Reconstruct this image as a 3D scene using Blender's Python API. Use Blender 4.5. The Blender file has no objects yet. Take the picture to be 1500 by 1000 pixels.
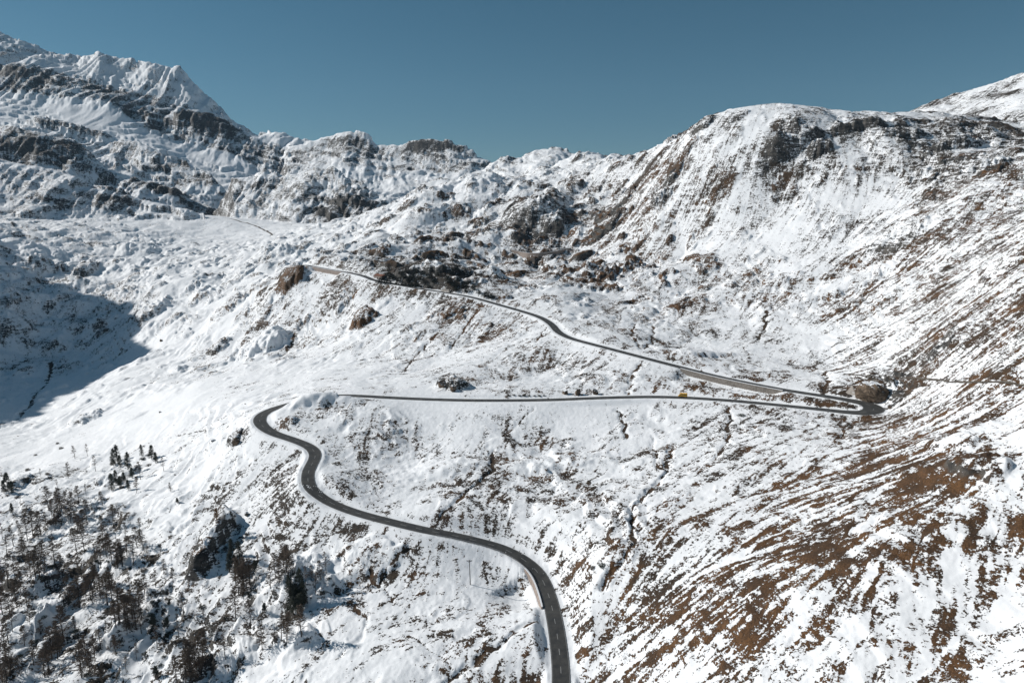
import bpy, bmesh, math, random
import numpy as np
from mathutils import Vector

random.seed(7)
RNG = np.random.RandomState(11)
scene = bpy.context.scene
COL = scene.collection

# ------------------------------------------------------------------ camera (a drone at the origin, looking along +Y)
F = 1013.0                       # focal length in photo pixels (1500 wide)
PITCH = math.radians(10.0)
cam_d = bpy.data.cameras.new('camera')
cam_d.sensor_width = 36.0
cam_d.lens = 36.0 * F / 1500.0
cam_d.clip_start = 1.0
cam_d.clip_end = 30000.0
cam = bpy.data.objects.new('camera', cam_d)
cam.rotation_euler = (math.pi / 2 - PITCH, 0, 0)
COL.objects.link(cam)
scene.camera = cam


def st(u, v):
    """direction of a sight line: (x/y, z/y)"""
    q = (np.asarray(v, float) - 500.0) / F
    den = math.cos(PITCH) - q * math.sin(PITCH)
    return (np.asarray(u, float) - 750.0) / F / den, -(math.sin(PITCH) + q * math.cos(PITCH)) / den


# ------------------------------------------------------------------ numpy noise
_T = {}


def _tab(seed):
    if seed not in _T:
        r = np.random.RandomState(seed)
        p = r.permutation(512)
        a = r.rand(512) * 2 * np.pi
        _T[seed] = (np.concatenate([p, p, p]), np.cos(a).astype(np.float32), np.sin(a).astype(np.float32))
    return _T[seed]


def perlin(x, y, seed=0):
    p, gx, gy = _tab(seed)
    xi = np.floor(x); yi = np.floor(y)
    fx = (x - xi).astype(np.float32); fy = (y - yi).astype(np.float32)
    xi = xi.astype(np.int64) & 511; yi = yi.astype(np.int64) & 511
    x1 = (xi + 1) & 511; y1 = (yi + 1) & 511
    u = fx * fx * fx * (fx * (fx * 6 - 15) + 10)
    v = fy * fy * fy * (fy * (fy * 6 - 15) + 10)

    def g(ix, iy, dx, dy):
        h = p[p[ix] + iy]
        return gx[h] * dx + gy[h] * dy
    a = g(xi, yi, fx, fy); b = g(x1, yi, fx - 1, fy)
    c = g(xi, y1, fx, fy - 1); d = g(x1, y1, fx - 1, fy - 1)
    ab = a + u * (b - a); cd = c + u * (d - c)
    return (ab + v * (cd - ab)) * 1.5


def fbm(x, y, lam, octs, seed, gain=0.5):
    o = 0; a = 1.0; k = 1.0 / lam
    for i in range(octs):
        o = o + a * perlin(x * k + 17.3 * i, y * k - 9.1 * i, seed + i)
        a *= gain; k *= 2.03
    return o


def ridged(x, y, lam, octs, seed, gain=0.5):
    o = 0; a = 1.0; k = 1.0 / lam
    for i in range(octs):
        o = o + a * (1 - 2 * np.abs(perlin(x * k + 7.7 * i, y * k + 3.3 * i, seed + i)))
        a *= gain; k *= 2.1
    return o


def sm(a, b, x):
    t = np.clip((x - a) / (b - a), 0, 1)
    return t * t * (3 - 2 * t)


# ------------------------------------------------------------------ the fan-shaped sheet of ground: finer near, coarser far
s_mid = np.arange(-0.90, 0.9001, 0.0014)
s_l = -0.90 - np.cumsum(np.linspace(0.002, 0.03, 60))
s_r = 0.90 + np.cumsum(np.linspace(0.002, 0.03, 45))
S = np.concatenate([s_l[::-1], s_mid, s_r])
w_parts = [np.arange(math.log(95), math.log(170), 0.006), np.arange(math.log(170), math.log(1500), 0.0025),
           np.arange(math.log(1500), math.log(4200), 0.0032), np.arange(math.log(4200), math.log(9000), 0.02)]
W = np.concatenate(w_parts)
NX, NY = len(S), len(W)
Yv = np.exp(W)
SS, YY = np.meshgrid(S, Yv)
XX = SS * YY
SSf = SS.astype(np.float32)

# ---- control points of the near and middle ground: photo position and distance
CP = np.array([
    # road
    (820, 1000, 235), (820, 950, 245), (795, 850, 298), (740, 805, 318), (620, 775, 327), (500, 740, 352), (450, 710, 366),
    (460, 660, 412), (400, 635, 437), (380, 610, 462), (405, 598, 478), (500, 578, 490), (600, 583, 482), (800, 586, 466),
    (1000, 580, 462), (1100, 588, 440), (1200, 600, 416), (1270, 605, 408), (1290, 598, 412), (1250, 585, 428), (1150, 570, 457),
    (1050, 550, 492), (950, 525, 532), (870, 503, 570), (820, 487, 608), (800, 470, 645), (770, 458, 678), (700, 437, 722),
    (620, 422, 765), (550, 410, 805), (500, 398, 850), (450, 388, 900),
    # right slope
    (1500, 1000, 167), (1200, 1000, 188), (1000, 1000, 210), (1500, 850, 204), (1400, 700, 262), (1400, 640, 300), (1500, 700, 245),
    (1500, 600, 300), (1500, 500, 355), (1500, 400, 440), (1500, 300, 600), (1500, 200, 850), (1300, 500, 500), (1300, 400, 622),
    (1400, 500, 420), (1400, 400, 540), (1400, 300, 655), (1400, 230, 790), (1300, 330, 715), (1300, 250, 810), (1300, 200, 868), (1300, 166, 960),
    (1230, 163, 970), (1150, 159, 970), (1150, 200, 900), (1150, 250, 870), (1150, 350, 770), (1150, 420, 670), (1150, 500, 565), (1080, 169, 975), (1050, 176, 990), (1025, 186, 1005), (1190, 158, 965),
    (1000, 200, 1040), (1000, 300, 905), (1000, 350, 860), (1000, 400, 770), (1000, 450, 675), (1000, 500, 590), (960, 215, 1180), (900, 230, 1300), (900, 300, 1100),
    (900, 400, 815), (900, 350, 940), (900, 450, 690), (850, 224, 1450), (780, 300, 1080), (780, 350, 1010), (800, 400, 870), (850, 270, 1220),
    (700, 259, 1330), (640, 270, 1340), (700, 330, 1130), (700, 290, 1230), (700, 400, 860), (600, 300, 1230), (600, 350, 1060), (600, 390, 850), (660, 390, 830), (500, 370, 1060),
    (500, 340, 1250), (400, 370, 1200), (430, 395, 960), (400, 345, 1500), (300, 320, 1750), (560, 320, 1250), (440, 345, 1420), (760, 270, 1260), (800, 251, 1400), (740, 262, 1350), (770, 259, 1370), (835, 236, 1430),
    # bank under the upper road
    (500, 470, 760), (430, 500, 770), (600, 500, 660), (700, 500, 630), (700, 550, 530), (600, 550, 550), (500, 550, 580), (850, 550, 520), (950, 560, 490), (800, 540, 545),
    (400, 520, 740), (400, 570, 570), (300, 520, 820), (300, 450, 980), (250, 420, 1100), (200, 400, 1220), (250, 380, 1320), (200, 500, 960), (330, 400, 1130),
    (100, 520, 1010), (60, 570, 850), (0, 620, 715), (100, 600, 735), (200, 600, 650), (200, 550, 790), (300, 600, 555), (300, 560, 660), (300, 650, 480), (200, 650, 540),
    (100, 650, 595), (0, 700, 525), (100, 700, 500), (200, 700, 468), (300, 700, 420), (380, 680, 408), (100, 750, 432), (0, 800, 402), (0, 750, 455), (100, 800, 390), (200, 800, 370), (300, 850, 325),
    (300, 760, 375), (400, 800, 338), (400, 730, 372), (500, 850, 305), (500, 790, 330), (600, 850, 300), (600, 950, 253), (700, 900, 273), (400, 950, 266), (400, 880, 300), (200, 900, 318), (0, 900, 340), (100, 900, 328), (200, 1000, 272),
    (0, 1000, 287), (500, 1000, 240), (100, 1000, 280), (700, 1000, 235), (-150, 900, 330), (-150, 700, 520),
    # field inside the bend
    (560, 620, 440), (600, 650, 425), (700, 650, 416), (700, 610, 446), (600, 700, 383), (700, 750, 340), (800, 700, 374), (800, 800, 313), (900, 800, 292), (800, 630, 430), (900, 620, 432), (480, 610, 455), (520, 680, 400), (560, 730, 362),
    (900, 700, 363), (900, 650, 408), (1000, 650, 393), (1100, 650, 374), (1100, 700, 332), (1200, 650, 360), (1300, 650, 335), (1000, 740, 315), (1000, 800, 279), (1000, 900, 240), (1100, 900, 223), (1100, 800, 265),
    (900, 900, 258), (1200, 800, 248), (1200, 900, 212), (1300, 800, 231), (1200, 720, 300), (1300, 720, 275), (1380, 600, 350), (1380, 560, 390), (1300, 540, 455), (1220, 540, 500),
    # far bank of the valley on the left
    (0, 540, 960), (0, 450, 1080), (0, 400, 1180), (0, 350, 1330), (100, 350, 1430), (200, 345, 1520), (100, 400, 1270), (100, 450, 1120), (150, 480, 1050), (-120, 420, 1080), (-120, 340, 1250),
    (300, 345, 1600), (200, 322, 1700),
], float)
cs, ct = st(CP[:, 0], CP[:, 1])
cw = np.log(CP[:, 2])
# anchors that no sight line fixes: far behind, and outside the frame
ANCH = np.array([(0.0, 1600, 0.035), (0.05, 1650, 0.045), (-0.05, 1600, 0.03), (0.09, 1750, 0.05), (0.25, 1230, 0.10), (0.31, 1120, 0.125), (0.37, 1080, 0.13), (0.43, 1080, 0.132), (0.50, 1080, 0.125), (0.57, 1080, 0.13), (0.37, 1250, 0.07), (0.50, 1250, 0.07), (0.15, 1500, 0.05), (0.22, 1350, 0.07), (-1.5, 250, -0.75), (-1.5, 600, -0.10), (-2.3, 300, -0.35), (1.3, 200, -0.20), (1.3, 400, 0.25), (1.6, 800, 0.3), (0.0, 100, -1.75), (0.8, 100, -1.1),
                 (-0.9, 100, -2.0), (1.3, 110, -0.7), (0.0, 1900, -0.02), (0.3, 1500, 0.03), (0.6, 1400, 0.04), (-0.3, 2300, -0.02), (0.0, 4000, -0.05), (-0.8, 4000, -0.05),
                 (0.8, 4000, -0.05), (0.3, 2300, -0.04), (-0.6, 2300, -0.01), (1.2, 2300, 0.0), (-1.5, 2300, 0.0), (-0.8, 1800, 0.0), (0.0, 9000, -0.03), (-1.0, 9000, -0.03), (1.0, 9000, -0.03)])
ps = np.concatenate([cs, ANCH[:, 0]]); pw = np.concatenate([cw, np.log(ANCH[:, 1])]); pt = np.concatenate([ct, ANCH[:, 2]])


def tps_fit(a, b, v, lam):
    n = len(a)
    r2 = (a[:, None] - a) ** 2 + (b[:, None] - b) ** 2
    K = 0.5 * r2 * np.log(r2 + 1e-12)
    K[np.arange(n), np.arange(n)] = lam
    P = np.stack([np.ones(n), a, b], 1)
    A = np.zeros((n + 3, n + 3)); A[:n, :n] = K; A[:n, n:] = P; A[n:, :n] = P.T
    return np.linalg.solve(A, np.concatenate([v, np.zeros(3)]))


def tps_eval(c, a, b, x, y):
    n = len(a); out = np.empty(len(x))
    for i in range(0, len(x), 20000):
        xx = x[i:i + 20000, None]; yy = y[i:i + 20000, None]
        r2 = (xx - a) ** 2 + (yy - b) ** 2
        out[i:i + 20000] = (0.5 * r2 * np.log(r2 + 1e-12)) @ c[:n] + c[n] + c[n + 1] * xx[:, 0] + c[n + 2] * yy[:, 0]
    return out


def cubic_matrix(xs, x0, dx, n):
    """Catmull-Rom weights from a regular coarse axis to arbitrary positions"""
    t = np.clip((xs - x0) / dx, 1, n - 2.001); i = np.floor(t).astype(int); f = t - i
    M = np.zeros((len(xs), n)); r = np.arange(len(xs))
    for k, wgt in ((-1, -.5 * f + f * f - .5 * f ** 3), (0, 1 - 2.5 * f * f + 1.5 * f ** 3), (1, .5 * f + 2 * f * f - 1.5 * f ** 3), (2, -.5 * f * f + .5 * f ** 3)):
        M[r, np.clip(i + k, 0, n - 1)] += wgt
    return M


nsx, nsy = 260, 220
sx = np.linspace(S[0] - .05, S[-1] + .05, nsx); sy = np.linspace(W[0] - .05, W[-1] + .05, nsy)
sc = tps_fit(ps, pw, pt, 1e-5)
gx_, gy_ = np.meshgrid(sx, sy)
Tc = tps_eval(sc, ps, pw, gx_.ravel(), gy_.ravel()).reshape(nsy, nsx)
MA = cubic_matrix(W, sy[0], sy[1] - sy[0], nsy); MB_ = cubic_matrix(S, sx[0], sx[1] - sx[0], nsx)
TT = MA @ Tc @ MB_.T
ZB = TT * YY                                     # base ground

# ------------------------------------------------------------------ region values (bare ground, warm grass, rock, roughness)
RG = np.array([
    # u, v, y, bare, warm, rock, rough
    (60, 570, 850, .12, .2, .1, .4), (100, 450, 1120, .3, .1, .5, 1.4), (0, 380, 1200, .3, .1, .5, 1.4), (0, 500, 1030, .32, .1, .5, 1.3), (150, 350, 1450, .24, .1, .6, .9), (60, 345, 1400, .24, .1, .6, .9), (230, 370, 1380, .16, .1, .5, .8), (250, 500, 900, .12, .2, .3, .5),
    (200, 620, 620, .04, .2, .1, .3), (250, 720, 430, .16, .2, .3, .6), (100, 750, 430, .3, .2, .6, 1.1), (60, 900, 340, .42, .2, .7, 1.3), (200, 870, 330, .32, .2, .6, 1.1), (350, 900, 300, .38, .2, .6, 1.0),
    (300, 980, 275, .36, .2, .5, .9), (420, 980, 255, .2, .3, .3, .6), (430, 760, 355, .42, .25, .3, .6), (540, 830, 310, .5, .4, .3, .8), (600, 880, 285, .38, .4, .2, .6), (560, 960, 250, .22, .4, .2, .5), (700, 840, 298, .3, .4, .2, .4),
    (700, 950, 253, .42, .5, .2, .5), (760, 900, 270, .36, .5, .2, .4), (480, 640, 430, .34, .3, .3, .6), (580, 660, 420, .38, .35, .3, .7), (640, 620, 440, .25, .3, .2, .4), (700, 700, 378, .44, .4, .2, .6), (800, 660, 405, .45, .5, .2, .6), (750, 760, 336, .42, .3, .3, .6),
    (850, 740, 345, .42, .4, .2, .6), (640, 595, 470, .1, .3, .1, .2), (850, 610, 440, .08, .3, .1, .2), (860, 820, 295, .46, .45, .3, .7), (950, 620, 425, .2, .4, .1, .4), (930, 690, 370, .35, .4, .2, .5), (1000, 640, 400, .4, .5, .1, .5),
    (1100, 620, 395, .4, .4, .1, .4), (1200, 640, 370, .42, .6, .1, .4), (1050, 720, 320, .42, .55, .1, .4), (1150, 740, 290, .5, .8, .1, .4), (1250, 700, 300, .56, .9, .1, .4), (1330, 640, 320, .5, .9, .2, .4), (1000, 800, 275, .42, .5, .1, .4),
    (1100, 820, 255, .55, .9, .1, .4), (1200, 790, 250, .62, 1., .1, .4), (1280, 740, 258, .57, 1., .1, .5), (1360, 700, 265, .6, 1., .2, .6), (1330, 800, 230, .66, 1., .1, .5), (1250, 830, 233, .52, .9, .1, .4), (1100, 910, 225, .58, 1., .1, .4), (970, 930, 235, .62, 1., .1, .4),
    (900, 970, 235, .4, .6, .1, .4), (1050, 980, 212, .44, .7, .1, .4), (1200, 900, 218, .52, .8, .1, .4), (1180, 980, 202, .5, .8, .1, .4), (1330, 880, 212, .3, .7, .1, .3), (1400, 900, 205, .3, .6, .1, .3), (1480, 950, 190, .34, .5, .2, .4),
    (1450, 800, 230, .5, .7, .3, .5), (1480, 700, 250, .4, .7, .2, .5), (1420, 640, 300, .55, .9, .3, .5), (1490, 620, 290, .42, .7, .2, .4), (1400, 560, 380, .44, .5, .1, .4), (1480, 500, 360, .48, .5, .2, .5), (1380, 480, 440, .46, .5, .2, .5),
    (1300, 520, 480, .4, .5, .1, .4), (1480, 400, 440, .5, .6, .4, .7), (1400, 390, 550, .45, .5, .3, .6), (1350, 350, 650, .5, .5, .5, .7), (1250, 430, 620, .5, .7, .2, .6), (1150, 420, 670, .42, .6, .2, .6), (1230, 380, 720, .35, .3, .1, .4), (1150, 330, 790, .28, .3, .1, .3),
    (1250, 300, 790, .34, .3, .1, .4), (1420, 250, 790, .5, .4, .7, .9), (1320, 215, 880, .5, .2, .8, 1.0), (1400, 205, 860, .52, .2, .8, 1.0), (1470, 215, 830, .5, .2, .7, .9), (1200, 200, 900, .44, .2, .8, .9), (1080, 166, 985, .36, .2, .5, .3), (1150, 160, 968, .38, .2, .5, .3), (1280, 168, 960, .38, .2, .5, .35), (1330, 172, 955, .38, .2, .5, .35), (1150, 260, 860, .4, .3, .3, .5), (1080, 230, 930, .34, .3, .3, .5), (1030, 280, 930, .32, .4, .2, .4), (1050, 350, 830, .3, .4, .2, .4),
    (1200, 159, 975, .36, .3, .5, .3), (1050, 420, 720, .42, .5, .2, .6), (1080, 480, 610, .35, .4, .1, .5), (1180, 500, 560, .3, .4, .1, .4), (950, 450, 690, .38, .5, .2, .6), (960, 380, 810, .42, .6, .3, .8), (970, 300, 960, .36, .6, .3, .8), (930, 250, 1150, .34, .4, .4, .9),
    (850, 330, 990, .5, .6, .6, 1.), (780, 320, 1050, .55, .5, .9, 1.), (880, 400, 820, .5, .7, .4, .9), (850, 440, 730, .3, .4, .2, .5), (720, 300, 1200, .32, .3, .4, 1.), (700, 370, 950, .38, .4, .3, .9), (620, 320, 1180, .3, .3, .3, 1.), (560, 350, 1100, .28, .3, .3, .9),
    (620, 405, 800, .8, .2, .8, 1.), (470, 350, 1250, .24, .2, .4, .8), (420, 350, 1400, .2, .2, .4, .7), (560, 450, 740, .32, .3, .1, .5), (480, 480, 740, .3, .4, .3, .6), (700, 480, 660, .46, .6, .2, .5), (780, 500, 600, .35, .5, .2, .5),
    (640, 530, 590, .32, .4, .2, .5), (850, 530, 550, .38, .5, .2, .5), (730, 560, 510, .42, .6, .3, .5), (540, 560, 540, .26, .4, .1, .4), (440, 550, 620, .2, .3, .2, .4), (370, 500, 800, .3, .5, .4, .6), (320, 460, 930, .2, .4, .3, .7), (300, 390, 1180, .16, .2, .4, .8),
    (960, 550, 500, .42, .6, .2, .5), (1050, 570, 470, .44, .7, .2, .4), (700, 265, 1320, .3, .2, .5, 1.), (880, 232, 1330, .3, .2, .5, 1.), (350, 340, 1600, .16, .2, .4, .4), (0, 1000, 280, .45, .2, .7, 1.3), (1290, 575, 430, .7, .4, .8, .8),
], float)
rs, _ = st(RG[:, 0], RG[:, 1]); rw = np.log(RG[:, 2])
d2 = ((gx_.ravel()[:, None] - rs) ** 2 + (gy_.ravel()[:, None] - rw) ** 2)
wt = 1.0 / (d2 + 0.0006) ** 2
wt /= wt.sum(1, keepdims=True)


def region(k):
    g = (wt @ RG[:, k]).reshape(nsy, nsx)
    return np.clip(MA @ g @ MB_.T, 0, 1.7).astype(np.float32)


BARE, WARM, ROCK, ROUGH = region(3), region(4), region(5), region(6)
BARE = BARE * .95 + .07
ROUGH = ROUGH * (1 + .35 * sm(650, 1000, YY).astype(np.float32))

# ------------------------------------------------------------------ mountains: lofts of curves (photo position, distance), nearest curve last
def curve(pts):
    a = np.array(pts, float); s, t = st(a[:, 0], a[:, 1])
    o = np.argsort(s)
    return np.interp(S, s[o], a[o, 2]), np.interp(S, s[o], (t * a[:, 2])[o]), (s.min(), s.max())


LOFTS = []


def loft(curves, back, front):
    cs_ = [curve(c) for c in curves]
    LOFTS.append([c[0] for c in cs_])
    z = np.full(YY.shape, -1e9)
    y0, z0, _ = cs_[0]
    z = np.where(YY >= y0, z0 - back * (YY - y0), z)
    for (ya, za, _), (yb, zb, _) in zip(cs_[:-1], cs_[1:]):
        t = np.clip((ya - YY) / np.maximum(ya - yb, 1.0), 0, 1)
        z = np.where((YY < ya) & (YY >= yb), za + (zb - za) * t, z)
    yn, zn, _ = cs_[-1]
    z = np.where(YY < yn, zn - front * (yn - YY), z)
    lo = cs_[0][2][0]; hi = cs_[0][2][1]
    z -= 4000 * np.clip(lo - SS, 0, 9) + 4000 * np.clip(SS - hi, 0, 9)
    return z


L1 = loft([
    [(-500, -20, 3300), (-200, 10, 3400), (0, 50, 3500), (25, 62, 3500), (60, 74, 3520), (85, 84, 3540), (112, 88, 3540), (128, 82, 3500), (145, 78, 3480), (165, 88, 3450), (200, 93, 3420), (265, 101, 3380), (285, 125, 3360), (320, 155, 3300), (350, 182, 3250), (375, 195, 3200),
     (400, 200, 3150), (430, 205, 3100), (470, 214, 3050), (500, 235, 3000), (560, 270, 2900), (640, 300, 2800)],
    [(-200, 60, 3150), (0, 105, 3200), (75, 112, 3220), (130, 126, 3200), (165, 133, 3180), (200, 148, 3150), (260, 163, 3120), (300, 175, 3100), (340, 192, 3050), (380, 215, 3000), (430, 225, 2950), (480, 240, 2900), (560, 280, 2800), (640, 310, 2700)],
    [(-200, 100, 2990), (0, 135, 3040), (60, 141, 3040), (100, 142, 3030), (150, 150, 3020), (190, 168, 2980), (240, 196, 2930), (280, 213, 2900), (330, 222, 2880), (400, 262, 2760), (450, 272, 2730), (500, 280, 2670), (560, 295, 2590), (640, 320, 2490)],
    [(-200, 180, 2600), (0, 185, 2650), (60, 195, 2700), (130, 205, 2700), (190, 212, 2700), (250, 228, 2700), (280, 255, 2600), (330, 290, 2450), (400, 300, 2450), (450, 305, 2400), (560, 312, 2400), (640, 330, 2300)],
], 0.5, 0.35)
M2 = loft([[(120, 245, 2550), (150, 222, 2550), (175, 213, 2550), (205, 212, 2520), (235, 223, 2480), (270, 240, 2430), (300, 258, 2380), (325, 280, 2320), (345, 300, 2260)]], 0.6, 0.65)
M1 = loft([[(-400, 160, 2200), (-100, 185, 2250), (0, 194, 2300), (50, 199, 2300), (110, 214, 2300), (140, 238, 2250), (165, 262, 2200), (190, 280, 2150), (230, 300, 2100)]], 0.6, 0.62)
M4 = loft([[(-400, 200, 1800), (-100, 235, 1850), (0, 242, 1900), (40, 245, 1900), (90, 262, 1880), (130, 279, 1860), (190, 296, 1820), (240, 310, 1790), (300, 320, 1760)]], 0.5, 0.55)
M3 = loft([[(340, 268, 2100), (380, 260, 2100), (430, 253, 2050), (480, 258, 2000), (520, 272, 1950), (545, 290, 1900), (575, 306, 1850), (610, 318, 1800)]], 0.5, 0.65)
L2 = loft([
    [(420, 222, 2900), (450, 212, 2900), (480, 201, 2900), (510, 194, 2880), (540, 197, 2860), (550, 210, 2840), (585, 212, 2820), (600, 208, 2800), (640, 207, 2780), (690, 218, 2760), (700, 231, 2740), (715, 238, 2730), (735, 250, 2700), (770, 275, 2650)],
    [(420, 235, 2850), (480, 222, 2850), (510, 215, 2830), (550, 222, 2800), (600, 222, 2770), (640, 222, 2750), (690, 234, 2730), (735, 258, 2670), (770, 280, 2600)],
    [(420, 250, 2660), (480, 245, 2660), (510, 240, 2630), (550, 245, 2640), (600, 252, 2645), (640, 251, 2630), (690, 252, 2610), (735, 266, 2550), (770, 290, 2470)],
    [(420, 275, 2450), (500, 275, 2450), (560, 285, 2400), (600, 285, 2400), (660, 275, 2500), (735, 280, 2500), (770, 300, 2450)]], 0.5, 0.2)
L3 = loft([[(690, 258, 2300), (725, 241, 2300), (745, 233, 2300), (765, 230, 2300), (780, 224, 2290), (815, 216, 2280), (840, 223, 2260), (865, 236, 2250), (900, 250, 2200)]], 0.5, 0.45)
L4 = loft([[(1200, 200, 1300), (1260, 186, 1300), (1330, 168, 1300), (1370, 151, 1280), (1400, 141, 1270), (1450, 122, 1250), (1500, 107, 1230), (1600, 80, 1200), (1750, 50, 1150), (2100, 20, 1000)]], 0.5, 0.42)
# slope outside the frame on the left that shades the valley
lsx = -1270 - 0.75 * np.clip(YY - 1100, 0, 9999) + 0.4 * np.clip(900 - YY, 0, 9999)
LS = 288 - 1.15 * np.abs(XX - lsx) - 0.15 * np.clip(YY - 1300, 0, 9999) - 1.0 * np.clip(1030 - YY, 0, 9999) + 75 * fbm(XX, YY, 190, 5, 91, .55)

far = [L1, M2, M1, M4, M3, L2, L3, L4]
XN = XX.astype(np.float32); YN = YY.astype(np.float32)
fwx = XN + 60 * perlin(XN / 260, YN / 260, 31); fwy = YN + 60 * perlin(XN / 260 + 3, YN / 260, 32)
ridge_n = ridged(fwx, fwy * 0.55, 330, 7, 21, 0.60).astype(np.float32)
flute = ridged(fwx * 1.0, fwy * 0.16, 62, 4, 51, 0.55).astype(np.float32)
bill_n = fbm(XN, YN, 150, 6, 41, 0.55).astype(np.float32)
amp = [(24, 5), (28, 7), (26, 7), (24, 7), (34, 10), (14, 6), (22, 8), (7, 6)]
FBARE0 = [.26, .38, .44, .32, .40, .20, .38, .40]
SHELF = sm(0, 120, LOFTS[0][2] - YY) * sm(-80, 40, YY - LOFTS[0][3])
FACE = (YY < LOFTS[0][0] + 30) * (YY > LOFTS[0][1])
ZF = np.full(YY.shape, -1e9); LID = np.zeros(YY.shape, np.int8)
for k, (z, (a1, a2)) in enumerate(zip(far, amp)):
    q = 1.0
    if k == 0:
        q = 1 - 0.7 * SHELF
    zz = z + q * (a1 * 0.6 * (ridge_n - 0.55) + a2 * bill_n + (9.0 if k == 0 else 5.0 if k < 7 else 1.0) * (flute - .5) * sm(0, 60, LOFTS[k][0] - YY + 20))
    LID = np.where(zz > ZF, k, LID); ZF = np.maximum(ZF, zz)
FBARE = np.array(FBARE0, np.float32)[LID] - 0.22 * SHELF * (LID == 0) - 0.10 * FACE * (LID == 0)
for (u, v, y, h, a, b, br) in [(75, 190, 2720, 45, 110, 50, .42), (130, 205, 2690, 40, 90, 40, .40), (300, 190, 3020, 25, 160, 60, .25), (20, 122, 3180, 15, 120, 60, .25), (240, 280, 2150, 30, 120, 60, .3), (290, 285, 2100, 25, 80, 60, .3), (430, 240, 2300, 40, 130, 90, .22), (500, 310, 1800, 30, 110, 60, .28),
                               (615, 236, 2760, 8, 170, 40, .25), (40, 225, 2200, 20, 200, 90, .22), (250, 235, 2420, 12, 70, 60, .2), (120, 300, 1800, 14, 150, 60, .2)]:
    s_, t_ = st(u, v)
    r = np.hypot((XX - s_ * y + 45 * bill_n) / a, (YY - y + 70 * bill_n[::-1]) / b)
    g = np.exp(-r * r * 1.2)
    ZF = ZF + h * g; FBARE = FBARE + br * sm(1.3, .5, r)

# ------------------------------------------------------------------ near-ground relief
Zn = ZB.copy()
near_w = sm(2200, 1300, YY)
wx = XN + 9 * perlin(XN / 48, YN / 48, 8) + 3 * perlin(XN / 15, YN / 15, 18); wy = YN + 9 * perlin(XN / 48 + 5, YN / 48, 9) + 3 * perlin(XN / 15, YN / 15 + 7, 19)
r1 = np.abs(perlin(wx / 105, wy / 105, 1)) * 2 - 0.5
r2 = np.abs(perlin(wx / 44 + .3, wy / 44, 2)) * 2 - 0.5
r3 = fbm(wx, wy, 21, 5, 3, 0.56)
r4 = ridged(wx, wy, 11, 4, 14, 0.6)
far_s = np.clip(YY / 600, 0.7, 1.45)
relief = ROUGH * far_s * (4.6 * r1 + 2.0 * r2) + ROUGH * np.clip(far_s, 0, 1.1) * 0.9 * r3 + ROUGH * ROCK * 0.7 * r4
# ice-worn steps of bedrock: low ledges that break the slope
wav = ZB + relief + 0.12 * XX - 0.10 * YY + 9 * fbm(XN, YN, 70, 4, 15, 0.55)
led = 6.5
fr = wav / led - np.floor(wav / led)
relief = relief + (sm(0.3, 0.7, fr) - fr) * led * np.clip(ROUGH * 1.1 - 0.25, 0, .8) * sm(-0.1, .35, fbm(XN, YN, 85, 3, 16))
cragn = perlin(wx / 40, wy / 30, 33) + .55 * perlin(wx / 17, wy / 14, 34) + .35 * perlin(wx / 8, wy / 7, 35)
KN = sm(.18, .62, cragn) * sm(560, 720, YY) * np.clip(ROUGH, 0, 1.1) * sm(1900, 1400, YY)
KN = KN * (.35 + .65 * np.clip(WARM * 1.8, 0, 1))
relief = relief + 6.0 * KN
KS = sm(.15, .6, perlin(wx / 15, wy / 15, 36) + .6 * perlin(wx / 6, wy / 6, 37)) * sm(620, 520, YY) * np.clip(ROUGH, 0, 1)
relief = relief + 0.9 * KS
BARE = BARE + .27 * KN - .035 + .17 * KS; WARM = WARM + .30 * KN; ROCK = ROCK + .15 * KN
micro = (0.06 + 0.16 * ROUGH) * perlin(XN / 3.6, YN / 3.6, 5) + 0.10 * perlin(XN / 1.7, YN / 1.7, 6)

# ------------------------------------------------------------------ roads
def P(u, v, y):
    s, t = st(u, v)
    return np.array([s * y, y, t * y])


def catmull(pts, step=0.7):
    p = np.array(pts, float); n = len(p); out = []
    for i in range(n - 1):
        a, b, c, d = p[max(i - 1, 0)], p[i], p[i + 1], p[min(i + 2, n - 1)]
        m = max(2, int(np.linalg.norm(c[:3] - b[:3]) / step))
        t = (np.arange(m) / m)[:, None]
        ta = np.linalg.norm((c - a)[:3]) ; tb = np.linalg.norm((d - b)[:3]); L = np.linalg.norm((c - b)[:3])
        m1 = (c - a) * L / max(ta, 1e-6); m2 = (d - b) * L / max(tb, 1e-6)
        out.append((2 * t ** 3 - 3 * t ** 2 + 1) * b + (t ** 3 - 2 * t ** 2 + t) * m1 + (-2 * t ** 3 + 3 * t ** 2) * c + (t ** 3 - t ** 2) * m2)
    out.append(p[-1:])
    return np.concatenate(out)


def smooth(a, k):
    ker = np.hanning(2 * k + 3)[1:-1]; ker /= ker.sum()
    pad = np.concatenate([2 * a[0] - a[k:0:-1], a, 2 * a[-1] - a[-2:-k - 2:-1]])
    return np.stack([np.convolve(pad[:, i], ker, 'valid') for i in range(a.shape[1])], 1)


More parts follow.
